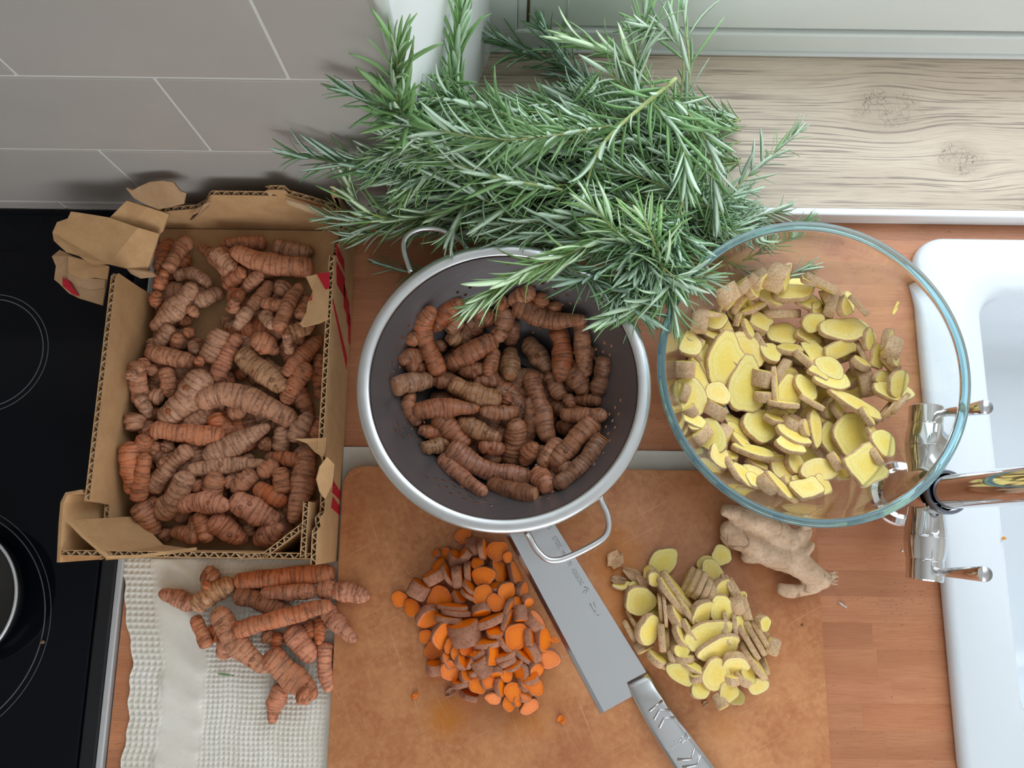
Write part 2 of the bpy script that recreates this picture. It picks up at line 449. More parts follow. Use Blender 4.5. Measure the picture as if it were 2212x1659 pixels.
# ------------------------------------------------------------------ black glass hob
hob = empty('hob', (-0.7, -0.3, 0))
tag(hob, 'black glass hob with thin grey ring markings and pale metal edge', 'hob')
b = MB(); b.box(-1.30 + 0.7, -0.3975 + 0.7, -0.60 + 0.3, -0.0012 + 0.3, -0.0064, 0.0046); b.build('glass_plate', M_HOBGLASS, hob, smooth=False, bevel=0.0012)
b = MB(); b.box(-0.3970 + 0.7, -0.3805 + 0.7, -0.60 + 0.3, -0.0012 + 0.3, -0.0064, 0.0036); b.build('black_edge', M_BLACK, hob, smooth=False, bevel=0.0025)
b = MB(); b.box(-0.3800 + 0.7, -0.3736 + 0.7, -0.60 + 0.3, -0.0012 + 0.3, -0.0064, 0.0052); b.build('metal_edge', M_ALU, hob, smooth=False, bevel=0.0016, seg=3)
def ring(u, v, r, w):
    c = P(u, v, 0.0047); b = MB(); rr = r / ppm(0.005)
    b.lathe([(rr - w, 0.00468), (rr, 0.00474), (rr + w, 0.00468)], 96, c[0] + 0.7, c[1] + 0.3)
    b.build('ring_mark', M_HOBLINE, hob)
ring(-28, 762, 133, 0.0004); ring(-28, 762, 122, 0.0005)
ring(-150, 1345, 245, 0.0003); ring(-150, 1345, 233, 0.0005)
c = P(98, 1386, 0.0047)

# dark pan at the edge of the picture
c = P(-110, 1292, 0.03)
pan = empty('frying_pan', (c[0], c[1], 0.0048)); tag(pan, 'black pan with a pale metal rim standing on the hob', 'pan')
b = MB(); R = 148 / ppm(0.033)
b.lathe([(0.0, 0.0), (R * 0.80, 0.0), (R * 0.90, 0.008), (R, 0.030), (R - 0.0025, 0.030), (R * 0.88, 0.010), (R * 0.78, 0.003), (0.0, 0.003)], 72); b.build('body', M_BLACK, pan)
b = MB(); b.tube([((R - 0.0012) * math.cos(a), (R - 0.0012) * math.sin(a), 0.0302) for a in np.linspace(0, 2 * math.pi, 73)], 0.0015, 8, False); b.build('rim', M_ALU, pan)
b = MB(); b.tube([(-R * 0.95, 0.02, 0.026), (-R - 0.06, 0.04, 0.034), (-R - 0.15, 0.07, 0.038)], [0.010, 0.011, 0.012], 12); b.build('handle', M_BLACK, pan)

# ------------------------------------------------------------------ ceramic sink
def rrect(x0, x1, y0, y1, r, n=10):
    pts = []
    for cx, cy, a0 in ((x1 - r, y1 - r, 0), (x0 + r, y1 - r, 90), (x0 + r, y0 + r, 180), (x1 - r, y0 + r, 270)):
        for i in range(n + 1):
            a = math.radians(a0 + 90 * i / n); pts.append((cx + r * math.cos(a), cy + r * math.sin(a)))
    return pts
def loft(loops, cap_last=True):
    vs = []; fs = []; n = len(loops[0])
    for l in loops: vs += l
    for k in range(len(loops) - 1):
        for i in range(n):
            j = (i + 1) % n; fs.append((k * n + i, k * n + j, (k + 1) * n + j, (k + 1) * n + i))
    if cap_last: fs.append(tuple((len(loops) - 1) * n + i for i in range(n)))
    return vs, fs
def L(x0, x1, y0, y1, r, z): return [(x, y, z) for x, y in rrect(x0, x1, y0, y1, r)]
SX0, SX1, SY0, SY1 = 0.4165, 1.05, -0.565, -0.0225
loops = [L(SX0 + 0.002, SX1, SY0 + 0.002, SY1 - 0.002, 0.030, 0.0002), L(SX0, SX1, SY0, SY1, 0.032, 0.004), L(SX0 + 0.0005, SX1, SY0 + 0.0005, SY1 - 0.0005, 0.032, 0.010),
         L(SX0 + 0.003, SX1, SY0 + 0.003, SY1 - 0.003, 0.031, 0.0135), L(SX0 + 0.008, SX1, SY0 + 0.008, SY1 - 0.008, 0.030, 0.0150),
         L(0.470, SX1 - 0.05, SY0 + 0.05, -0.073, 0.030, 0.0150), L(0.4755, SX1 - 0.055, SY0 + 0.055, -0.078, 0.030, 0.0135), L(0.479, SX1 - 0.06, SY0 + 0.06, -0.082, 0.030, 0.009),
         L(0.481, SX1 - 0.062, SY0 + 0.062, -0.084, 0.030, 0.0), L(0.4845, SX1 - 0.07, SY0 + 0.075, -0.092, 0.034, -0.085), L(0.495, SX1 - 0.08, SY0 + 0.09, -0.105, 0.04, -0.128), L(0.52, SX1 - 0.11, SY0 + 0.12, -0.13, 0.04, -0.138), L(0.60, SX1 - 0.2, SY0 + 0.2, -0.2, 0.04, -0.141)]
vs, fs = loft(loops)
sink = empty('kitchen_sink', (0.7, -0.3, 0)); tag(sink, 'white ceramic sink with rounded rim set into the worktop', 'sink')
o = link('basin', new_mesh('basin', [(x - 0.7, y + 0.3, z) for x, y, z in vs], fs, M_CERAMIC), sink)
b = MB(); b.lathe([(0.0, -0.1395), (0.03, -0.1395), (0.034, -0.1405), (0.034, -0.142)], 32, 0.06, 0.0); b.build('drain', M_CHROME, sink)

# ------------------------------------------------------------------ chrome mixer tap
TX, TY = 0.3860, -0.2885
tap = empty('mixer_tap', (TX, TY, 0)); tap.rotation_euler.z = -0.11; tag(tap, 'chrome mixer tap with two upright levers beside the sink', 'tap')
def lath_y(prof, z, name, sgn):
    """lathe around the Y axis: prof (r, y)"""
    vs = []; fs = []; n = len(prof); seg = 40
    for i in range(seg):
        a = 2 * math.pi * i / seg
        for r, y in prof: vs.append((r * math.cos(a), sgn * y, z + r * math.sin(a)))
    for i in range(seg):
        j = (i + 1) % seg
        for k in range(n - 1):
            q = (i * n + k, j * n + k, j * n + k + 1, i * n + k + 1); fs.append(q if sgn < 0 else q[::-1])
    o = link(name, new_mesh(name, vs, fs, M_CHROME), tap); smooth_by_angle(o, 35); return o
b = MB(); b.lathe([(0.0, 0.0001), (0.0305, 0.0001), (0.0312, 0.003), (0.0296, 0.0055), (0.0240, 0.0068), (0.0225, 0.012), (0.022, 0.03), (0.0215, 0.05), (0.0205, 0.066), (0.019, 0.072)], 48); o = b.build('body', M_CHROME, tap); smooth_by_angle(o, 40)
b = MB(); b.lathe([(0.019, 0.071), (0.0198, 0.073), (0.0198, 0.0775), (0.0188, 0.079), (0.0165, 0.079)], 48, 0.004, -0.001); o = b.build('collar', plain('tap_collar', (0.20, 0.21, 0.24, 1), 0.3, 1.0), tap); smooth_by_angle(o, 40)
pts = [(0.004, -0.001, 0.075), (0.004, -0.001, 0.15), (0.004, -0.001, 0.26)] + [(0.004 + 0.09 * (1 - math.cos(a)), -0.001, 0.26 + 0.09 * math.sin(a)) for a in np.linspace(0.2, math.pi, 14)] + [(0.184, -0.001, 0.22)]
b = MB(); b.tube(pts, 0.0150, 40); o = b.build('spout', M_CHROME, tap); smooth_by_angle(o, 40)
for s in (1, -1):
    lath_y([(0.0, 0.012), (0.0150, 0.012), (0.0158, 0.022), (0.0175, 0.034), (0.0178, 0.040), (0.0172, 0.0405), (0.0172, 0.0412), (0.0180, 0.0416), (0.0176, 0.052), (0.0160, 0.0615), (0.0155, 0.0618), (0.0155, 0.0626), (0.0158, 0.0630), (0.0156, 0.0795), (0.0148, 0.0805), (0.0, 0.0805)], 0.050, 'valve', s)
    b = MB(); b.tube([(0.006, s * 0.0715, 0.055), (0.0062, s * 0.0715, 0.066), (0.0075, s * 0.0705, 0.095), (0.0090, s * 0.0695, 0.1235), (0.0091, s * 0.0695, 0.1245)], [0.0032, 0.0034, 0.0050, 0.0066, 0.0062], 28)
    o = b.build('lever', M_CHROME, tap); smooth_by_angle(o, 40)
    b = MB(); b.lathe([(0.0, 0.1247), (0.0062, 0.1247), (0.0062, 0.1240)], 28, 0.0091, s * 0.0695); b.build('lever_cap', plain('brushed_cap', (0.6, 0.61, 0.63, 1), 0.35, 1.0), tap)
b = MB(); b.lathe([(0.0, 0.0012), (0.0018, 0.001), (0.0026, 0.0)], 16); o = b.build('colour_dot', plain('tap_dot', srgb(235, 235, 235), 0.3), tap)
o.location = (0.0195, -0.004, 0.083); o.rotation_euler = (0, math.radians(78), 0)
# ------------------------------------------------------------------ materials of the larger things
def mat_board():
    t = NT('wood_fibre_board'); v = t.coord()
    n1 = t.noise(v, 34, 6, 0.65); n2 = t.noise(v, 190, 4, 0.6); n3 = t.noise(v, 7, 3)
    base = t.mix(t.ramp(n1, [(0.30, BW(0)), (0.70, BW(1))]), srgb(182, 112, 68), srgb(216, 150, 100))
    base = t.mix(t.ramp(n2, [(0.42, BW(0)), (0.72, BW(0.65))]), base, srgb(222, 162, 108))
    base = t.mix(t.ramp(n3, [(0.40, BW(0)), (0.68, BW(0.5))]), base, srgb(160, 90, 50))
    # turmeric stains where the roots were cut
    sep = t.n('ShaderNodeSeparateXYZ'); t.link(v, sep.inputs[0])
    st = None
    for px, py, rx, ry, amt in ((1340, 1250, 70, 130, 0.75), (960, 1545, 60, 50, 0.7), (1140, 1560, 75, 45, 0.45), (1430, 1330, 120, 90, 0.45), (1100, 1420, 170, 160, 0.35), (1560, 1570, 45, 40, 0.35)):
        c = P(px, py, 0.012); s = ppm(0.012)
        dx = t.math('DIVIDE', t.math('SUBTRACT', sep.outputs[0], float(c[0])), rx / s); dy = t.math('DIVIDE', t.math('SUBTRACT', sep.outputs[1], float(c[1])), ry / s)
        d = t.math('SQRT', t.math('ADD', t.math('MULTIPLY', dx, dx), t.math('MULTIPLY', dy, dy)))
        d = t.math('ADD', d, t.math('MULTIPLY', t.math('SUBTRACT', n1, 0.5), 1.6))
        g = t.math('MULTIPLY', t.ramp(d, [(0.2, BW(1)), (1.0, BW(0))]), amt)
        st = g if st is None else t.math('MAXIMUM', st, g)
    base = t.mix(st, base, srgb(200, 118, 12))
    # long thin knife scratches
    for rot, sc in ((1.05, (14, 900, 1)), (1.2, (9, 700, 1)), (-0.5, (9, 620, 1))):
        mp_ = t.n('ShaderNodeMapping'); mp_.inputs['Scale'].default_value = sc; t.link(t.coord(rot=(0, 0, rot)), mp_.inputs[0])
        w = t.noise(mp_.outputs[0], 1.0, 2, 0.5)
        k = t.ramp(w, [(0.675, BW(0)), (0.72, BW(0.42))])
        base = t.mix(k, base, srgb(228, 180, 140))
    t.set(Base_Color=base, Roughness=0.48); t.bump(n2, 0.05, 0.0004)
    return t.mat
M_BOARD = mat_board()
def mat_towel():
    t = NT('cream_cotton'); v = t.coord()
    n = t.noise(v, 26, 4); base = t.mix(t.ramp(n, [(0.35, BW(0)), (0.7, BW(1))]), srgb(246, 242, 232), srgb(238, 231, 216))
    st = t.ramp(t.noise(t.coord(loc=(0.31, 0.2, 0)), 13, 3), [(0.60, BW(0)), (0.74, BW(0.5))])
    base = t.mix(st, base, srgb(206, 184, 120))
    t.set(Base_Color=base, Roughness=0.95, Specular_IOR_Level=0.1)
    w = t.n('ShaderNodeTexWave'); w.inputs['Scale'].default_value = 330; w.inputs['Distortion'].default_value = 0.6
    t.link(t.coord(rot=(0, 0, 0.7)), w.inputs['Vector']); t.bump(w.outputs['Fac'], 0.5, 0.0005)
    return t.mat
M_TOWEL = mat_towel()
def mat_card(name, c1, c2):
    t = NT(name); v = t.coord()
    n = t.noise(v, 55, 5, 0.6); base = t.mix(t.ramp(n, [(0.35, BW(0)), (0.7, BW(1))]), c1, c2)
    f = t.noise(t.coord(scale=(1, 1, 1)), 900, 2); base = t.mix(t.ramp(f, [(0.55, BW(0)), (0.8, BW(0.35))]), base, srgb(120, 88, 56))
    t.set(Base_Color=base, Roughness=0.85, Specular_IOR_Level=0.2); t.bump(n, 0.12, 0.0008)
    return t.mat
M_CARD = mat_card('brown_cardboard', srgb(208, 166, 120), srgb(196, 152, 108))
M_CARD_IN = mat_card('torn_cardboard', srgb(196, 158, 122), srgb(176, 138, 102))
M_CARD_EDGE = mat_card('cardboard_fluting', srgb(206, 174, 138), srgb(190, 158, 122))
M_RED = plain('red_print', srgb(188, 16, 40), 0.6)
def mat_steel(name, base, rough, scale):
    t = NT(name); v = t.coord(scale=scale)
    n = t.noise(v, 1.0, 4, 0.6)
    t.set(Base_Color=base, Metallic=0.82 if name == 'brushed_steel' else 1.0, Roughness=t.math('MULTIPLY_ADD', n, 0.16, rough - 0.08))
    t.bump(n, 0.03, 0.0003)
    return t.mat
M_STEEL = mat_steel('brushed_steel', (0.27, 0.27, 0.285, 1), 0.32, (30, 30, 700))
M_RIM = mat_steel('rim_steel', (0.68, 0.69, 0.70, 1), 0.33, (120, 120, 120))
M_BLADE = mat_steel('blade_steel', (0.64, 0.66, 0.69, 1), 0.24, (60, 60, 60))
M_STAMP = plain('stamped_mark', (0.34, 0.35, 0.37, 1), 0.45, 1.0)

# ------------------------------------------------------------------ waffle towel
xs = np.concatenate([np.arange(-0.385, -0.150, 0.00115), np.linspace(-0.149, 0.21, 60)])
ys = np.concatenate([np.arange(-0.590, -0.352, 0.00115), np.linspace(-0.351, -0.2485, 40)])
X, Y = np.meshgrid(xs, ys, indexing='ij')
edge = -0.3560 - 0.020 * np.clip((Y + 0.46) / 0.09, 0, 1) + 0.0012 * np.sin(Y * 95) + 0.0008 * np.sin(Y * 260 + 1)
d = X - edge                                                    # distance in from the left edge
W = 0.0046
waf = np.maximum(np.abs(np.cos(math.pi * (X + 0.0006 * np.sin(Y * 130)) / W)), np.abs(np.cos(math.pi * (Y + 0.0005 * np.sin(X * 150)) / W))) ** 3
waf_b = np.maximum(np.abs(np.cos(math.pi * d / 0.0056)), np.abs(np.cos(math.pi * Y / 0.0056))) ** 3
plainband = 1 / (1 + np.exp(-(d - 0.030) / 0.0012)) * (1 - 1 / (1 + np.exp(-(d - 0.070) / 0.0012)))
wr = (np.sin(Y * 210 + 3 * np.sin(X * 60) + 2 * np.sin(Y * 37)) * 0.5 + 0.5) ** 2 * 0.0016 + (np.sin(Y * 88 + X * 40) * 0.5 + 0.5) ** 3 * 0.0022
Z = 0.0004 + 0.0019 * np.where(d < 0.031, waf_b, waf) * (1 - plainband) + plainband * (0.0008 + wr)
Z += 0.0006 * np.sin(Y * 60 + X * 25) + 0.0006
Z = np.where(X > -0.17, 0.0012, Z); Z = np.where(Y > -0.36, np.minimum(Z, 0.0014), Z)
XX = np.maximum(X, edge); nx, ny = X.shape
vs = np.stack([XX, Y, Z], -1).reshape(-1, 3)
ii = np.arange(nx * ny).reshape(nx, ny); keep = (d[1:, :-1] > 0)
quads = np.stack([ii[:-1, :-1], ii[1:, :-1], ii[1:, 1:], ii[:-1, 1:]], -1)[keep]
towel = link('kitchen_towel', new_mesh('kitchen_towel', vs - np.array([-0.25, -0.42, 0]), quads, M_TOWEL), loc=(-0.25, -0.42, 0))
tag(towel, 'cream waffle-weave kitchen towel lying under box and chopping board', 'towel')

# ------------------------------------------------------------------ chopping board
BT = 0.0120
pts = rrect(-0.1645, 0.2970, -0.640, -0.2680, 0.020)
loops = [[(x, y, z) for x, y in rrect(-0.1645 + i, 0.2970 - i, -0.640 + i, -0.2680 - i, 0.020 - i)] for i, z in ((0.0007, 0.0034), (0, 0.0042), (0, BT - 0.0009), (0.0003, BT - 0.0003), (0.0009, BT))]
vs, fs = loft(loops); fs.append(tuple(range(len(pts)))[::-1])
board = link('chopping_board', new_mesh('chopping_board', vs, fs, M_BOARD))
smooth_by_angle(board, 30)
tag(board, 'brown wood-fibre chopping board stained orange by turmeric', 'chopping board')

# ------------------------------------------------------------------ cardboard box
BX0, BX1, BY0, BY1, BZ, BH = -0.3725, -0.1670, -0.3600, -0.0210, 0.0042, 0.0885
box = empty('cardboard_box', ((BX0 + BX1) / 2, (BY0 + BY1) / 2, BZ))
tag(box, 'torn corrugated cardboard box full of turmeric beside the hob', 'box')
BO = np.array(box.location)
def panel(name, poly, O, S, T, thick=0.0048, pitch=0.0092, ph=0.0):
    """corrugated sheet: poly in (s, t); flutes run along T, so the wavy core shows on the T ends"""
    O, S, T = np.array(O, float), np.array(S, float), np.array(T, float); N = np.cross(S, T)
    n = len(poly); lt = 0.0005
    V = []; Fc = []
    W3 = lambda s, t, q: tuple(O + S * s + T * t + N * q - BO)
    for q in (0, lt, thick - lt, thick): V += [W3(s, t, q) for s, t in poly]
    Fc.append(tuple(range(n))[::-1]); Fc.append(tuple(3 * n + i for i in range(n)))
    Fc.append(tuple(n + i for i in range(n))); Fc.append(tuple(2 * n + i for i in range(n))[::-1])
    smin, smax = min(p[0] for p in poly), max(p[0] for p in poly)
    for i in range(n):
        j = (i + 1) % n
        Fc.append((i, j, n + j, n + i)); Fc.append((2 * n + i, 2 * n + j, 3 * n + j, 3 * n + i))
        if abs(poly[i][0] - poly[j][0]) < 1e-6 and (abs(poly[i][0] - smin) < 1e-6 or abs(poly[i][0] - smax) < 1e-6):
            Fc.append((n + i, n + j, 2 * n + j, 2 * n + i))
    o = link(name, new_mesh(name, V, Fc, M_CARD, smooth=False), box)
    # wavy core
    def span(s):
        ts = []
        for (s0, t0), (s1, t1) in zip(poly, poly[1:] + poly[:1]):
            if (s0 - s) * (s1 - s) <= 0 and abs(s1 - s0) > 1e-9: ts.append(t0 + (t1 - t0) * (s - s0) / (s1 - s0))
        return (min(ts) + 0.0003, max(ts) - 0.0003) if len(ts) > 1 else None
    V = []; Fc = []; k = 0; prev = None; s = smin + 0.0004
    while s < smax - 0.0003:
        sp = span(s)
        if sp and sp[1] > sp[0]:
            w = 0.5 - 0.5 * math.cos(2 * math.pi * (s + ph) / pitch); w = min(max((w - 0.5) * 1.35 + 0.5, 0), 1)
            q = lt + (thick - 2 * lt) * w; b_ = len(V)
            V += [W3(s, sp[0], q), W3(s, sp[1], q)]
            if prev is not None: Fc.append((prev, prev + 1, b_ + 1, b_))
            prev = b_
        else: prev = None
        s += pitch / 6
    f = link('fluting', new_mesh('fluting', V, Fc, M_CARD_EDGE), o); md = f.modifiers.new('paper', 'SOLIDIFY'); md.thickness = 0.0006; md.offset = 0
    return o
def jag(a, b, n, amp, seed):
    r = random.Random(seed); return [(a[0] + (b[0] - a[0]) * i / n + (r.uniform(-amp, amp) if 0 < i < n else 0) * 0.3, a[1] + (b[1] - a[1]) * i / n + (r.uniform(-amp, amp) if 0 < i < n else 0)) for i in range(n + 1)]
H0 = BH - BZ
b = MB(); b.box(BX0 + 0.001, BX1 - 0.001, BY0 + 0.001, BY1 - 0.001, BZ, BZ + 0.0026); b.v = [tuple(np.array(p) - BO) for p in b.v]; b.build('base_panel', M_CARD, box, smooth=False)
# left wall: s along +Y, leans a little outwards; N = S x T = +X
LW = BY1 - BY0
panel('side_panel', [(0.0, 0.0), (0.262, 0.0)] + jag((0.262, 0.030), (0.262, 0.050), 3, 0.002, 1)[:2] + [(0.262, H0 - 0.004), (0.258, H0), (0.052, H0), (0.050, 0.050), (0.0, 0.046)], (BX0, BY0, BZ), (0, 1, 0), (0, 0, 1))
# right wall: s along -Y so that N points -X
panel('side_panel', [(0.0, 0.0), (LW, 0.0), (LW, H0 - 0.001), (LW - 0.029, H0 + 0.001), (LW - 0.033, H0 - 0.010), (LW - 0.040, H0 - 0.006), (LW - 0.046, H0 - 0.022), (LW - 0.092, H0 - 0.020), (LW - 0.098, H0 - 0.002), (0.058, H0), (0.054, H0 - 0.012), (0.036, H0 - 0.016), (0.032, H0 - 0.028), (0.022, H0 - 0.034), (0.010, H0 - 0.030), (0.0, H0 - 0.002)], (BX1, BY1, BZ), (0, -1, 0), (0, 0, 1), ph=0.003)
# back wall: s along -X?  N must point -Y (into the box)
BW_ = BX1 - BX0
panel('end_panel', [(0.0, 0.0), (BW_, 0.0), (BW_, 0.036), (BW_ - 0.030, 0.046), (BW_ - 0.058, 0.052), (BW_ - 0.072, 0.064), (BW_ - 0.082, H0 - 0.004), (BW_ - 0.086, H0), (0.056, H0), (0.066, H0 + 0.010), (0.060, H0 + 0.013), (0.047, H0 + 0.013), (0.045, H0 + 0.003), (0.030, H0 - 0.008), (0.018, H0 - 0.018), (0.007, H0 - 0.030), (0.005, H0 + 0.013), (0.0, H0 + 0.013)][::-1], (BX1, BY1, BZ), (-1, 0, 0), (0, 0, 1)).data.flip_normals()
# front wall: s along +X would give N = -Y... use -Y side as outside
panel('end_panel', [(0.0, 0.0), (BW_ + 0.012, 0.0), (BW_ + 0.012, H0 - 0.002), (0.065, H0 - 0.002), (0.060, H0 - 0.004), (0.0, H0 - 0.004)], (BX1 - 0.004, BY0 + 0.0049, BZ), (-1, 0, 0), (0, 0, 1), ph=0.002)

def flap(name, pts, mat=M_CARD, thick=0.0030, parent=None, faces=None, smooth=False):
    V = [P(*p) - BO for p in pts]
    me = new_mesh(name, V, faces or [tuple(range(len(V)))], mat, smooth)
    o = link(name, me, parent or box); md = o.modifiers.new('board', 'SOLIDIFY'); md.thickness = thick; md.offset = 0
    return o
# inner flap folded down across the front-left corner
flap('inner_flap', [(147, 1126, .087), (178, 1158, .088), (232, 1204, .088), (300, 1202, .087), (425, 1186, .085), (420, 1190, .040), (352, 1180, .030), (318, 1145, .030), (284, 1118, .034)], faces=[(0, 1, 7, 8), (1, 2, 6, 7), (2, 3, 5, 6), (3, 4, 5)])
# brace panel standing across the front-right corner, and the doubled corner
pa, pb, pc = P(512, 1196, .086), P(566, 1195, .087), P(657, 1124, .088)
for q0, q1 in ((pa, pb), (pb, pc)):
    s = q1 - q0; s[2] = 0; ln = np.linalg.norm(s); s /= ln
    panel('corner_brace', [(0, 0), (ln, 0), (ln, 0.078), (0, 0.078)], (q0[0], q0[1], BZ + 0.003), s, (0, 0, 1), pitch=0.0075)
panel('corner_brace', [(0, 0), (0.048, 0), (0.048, 0.083), (0, 0.083)], (BX1 - 0.0145, BY0 + 0.006, BZ), (0, 1, 0), (0, 0, 1), pitch=0.0075)
# outer flange at the front-left corner
T_ = [P(126, 1215, .086), P(130, 1130, .087), P(134, 1085, .087), P(144, 1066, .087), P(178, 1061, .088)]
B_ = [np.array([BX0 + 0.003, y_, 0.016]) for y_ in (BY0 + 0.001, BY0 + 0.032, BY0 + 0.048, BY0 + 0.054, BY0 + 0.062)]
o_ = link('outer_flange', new_mesh('outer_flange', [p - BO for p in T_ + B_], [(k, k + 1, k + 6, k + 5) for k in range(4)], M_CARD, False), box); md = o_.modifiers.new('board', 'SOLIDIFY'); md.thickness = 0.0035; md.offset = 0
# torn flaps spread outwards over the hob
flap('torn_flap', [(155, 457, .080), (195, 463, .081), (237, 470, .082), (300, 492, .082), (345, 505, .076), (318, 590, .050), (272, 580, .062), (236, 571, .070), (200, 572, .072), (172, 553, .074), (145, 545, .074), (118, 520, .074), (115, 502, .074), (125, 480, .076), (148, 472, .078)])
flap('torn_flap', [(238, 470, .080), (275, 433, .086), (320, 447, .086), (366, 462, .082), (352, 500, .070), (325, 520, .066), (280, 492, .074)])
flap('torn_flap', [(274, 405, .092), (288, 411, .092), (305, 402, .094), (325, 393, .096), (352, 390, .098), (376, 394, .098), (390, 412, .094), (403, 417, .090), (398, 440, .086), (372, 446, .086), (345, 452, .086), (318, 442, .086), (292, 428, .088)], faces=[(0, 1, 12), (1, 2, 11, 12), (2, 3, 10, 11), (3, 4, 9, 10), (4, 5, 8, 9), (5, 6, 7, 8)], mat=M_CARD_IN, thick=0.0035)
f4 = flap('torn_flap', [(130, 540, .060), (158, 553, .062), (236, 578, .062), (222, 660, .060), (172, 645, .056), (150, 634, .054), (128, 612, .054), (118, 604, .056), (122, 575, .058), (113, 554, .060)], mat=M_CARD_IN, thick=0.0015)
flap('torn_layer', [(148, 553, .066), (236, 575, .068), (232, 604, .066), (205, 600, .065), (180, 602, .064), (148, 590, .064)], mat=M_CARD, thick=0.001)
flap('torn_layer', [(146, 590, .0635), (180, 600, .0638), (228, 604, .065), (226, 622, .063), (195, 626, .062), (170, 620, .062), (148, 604, .062)], mat=M_CARD_IN, thick=0.001)
flap('red_print', [(135, 600, .0595), (150, 607, .0605), (158, 622, .060), (172, 640, .0585), (158, 636, .057), (136, 618, .057)], mat=M_RED, thick=0.0006)
flap('torn_flap', [(275, 580, .062), (330, 588, .056), (338, 596, .050), (305, 600, .048), (283, 590, .055)], mat=M_CARD_IN, thick=0.002)
# flaps folded inwards over the right wall, with red print
f = flap('torn_flap', [(661, 598, .082), (688, 592, .084), (712, 588, .089), (708, 690, .088), (690, 699, .085), (655, 707, .080), (648, 700, .079), (662, 676, .081), (665, 655, .081), (676, 630, .082), (668, 612, .082)], thick=0.001)
flap('red_print', [(684, 591, .0850), (712, 588, .0902), (711, 623, .0902), (703, 625, .0888)], mat=M_RED, thick=0.0005)
flap('red_print', [(676, 633, .0828), (683, 646, .0834), (668, 650, .0822)], mat=M_RED, thick=0.0005)
flap('torn_flap', [(636, 948, .078), (704, 946, .089), (702, 968, .089), (698, 988, .087), (680, 976, .083), (664, 958, .080)], thick=0.001)
flap('torn_flap', [(706, 987, .090), (722, 1003, .082), (718, 1045, .080), (702, 1078, .086), (690, 1062, .090), (683, 1035, .092), (690, 1008, .093)], thick=0.001)
def back_strip(pts, mat):
    o_ = link('torn_edge', new_mesh('torn_edge', [(BX1 - s_ - BO[0], BY1 - 0.0052 - d_ - BO[1], BZ + t_ - BO[2]) for s_, t_, d_ in pts], [(i, i + 1, i + 3, i + 2) for i in range(0, len(pts) - 2, 2)], mat), box)
    md_ = o_.modifiers.new('paper', 'SOLIDIFY'); md_.thickness = 0.0012; md_.offset = 0
back_strip([(0.047, H0 + 0.008, 0.001), (0.046, H0 + 0.002, 0.004), (0.030, H0 - 0.006, 0.001), (0.031, H0 - 0.013, 0.005), (0.018, H0 - 0.016, 0.001), (0.020, H0 - 0.024, 0.005), (0.007, H0 - 0.029, 0.001), (0.010, H0 - 0.036, 0.004)], M_CARD_EDGE)
back_strip([(BW_ - 0.086, H0, 0.001), (BW_ - 0.078, H0 - 0.003, 0.003), (BW_ - 0.080, 0.074, 0.001), (BW_ - 0.070, 0.070, 0.004), (BW_ - 0.070, 0.063, 0.001), (BW_ - 0.062, 0.056, 0.004), (BW_ - 0.056, 0.051, 0.001), (BW_ - 0.050, 0.044, 0.003)], M_CARD_IN)
# red lettering printed on the outside of the right wall
def pr(pts):
    me = new_mesh('red_print', [(BX1 + 0.0003 - BO[0], y - BO[1], z - BO[2]) for y, z in pts], [tuple(range(len(pts)))], M_RED, False)
    o = link('red_print', me, box); md = o.modifiers.new('ink', 'SOLIDIFY'); md.thickness = 0.0003; md.offset = 0
for k, (y0, y1, z0, z1) in enumerate(((-.066, -.080, .050, .086), (-.082, -.105, .042, .080), (-.092, -.118, .030, .046), (-.100, -.128, .016, .030), (-.112, -.145, .006, .018))):
    pr([(y0, z1), (y0 - .004, z0), (y1, z0 - .004), (y1 + .003, z1 - .006)])
pr([(-.120, .085), (-.124, .085), (-.172, .012), (-.160, .012)])
for y0 in (-.286, -.300):
    pr([(y0, .040), (y0 - .010, .044), (y0 - .016, .010), (y0 - .008, .008)])
pr([(-.272, .052), (-.276, .056), (-.290, .046), (-.288, .038)])

# ------------------------------------------------------------------ steel colander
CX, CY, CR = -0.0072, -0.2030, 0.1285
colander = empty('colander', (CX, CY, 0)); tag(colander, 'round steel colander with wire handles holding turmeric roots', 'colander')
def col_z(r): return 0.014 + np.where(r > 0.042, 0.098 * (np.maximum(r - 0.042, 0) / 0.0755) ** 1.55, 0.0)
rs = np.linspace(0.042, 0.1166, 200); zz = col_z(rs)
arc = np.concatenate([[0], np.cumsum(np.hypot(np.diff(rs), np.diff(zz)))])
NT_, NS_ = 104, 18
def prof(s): q = s * arc[-1]; return float(np.interp(q, arc, rs)), float(np.interp(q, arc, zz))
V = []; idx = {}; Fc = []
def vert(i, j):                                    # half-cell lattice
    i %= 2 * NT_
    if (i, j) not in idx:
        r, z = prof(j / (2 * NS_)); a = math.pi * i / NT_; idx[(i, j)] = len(V); V.append((r * math.cos(a), r * math.sin(a), z))
    return idx[(i, j)]
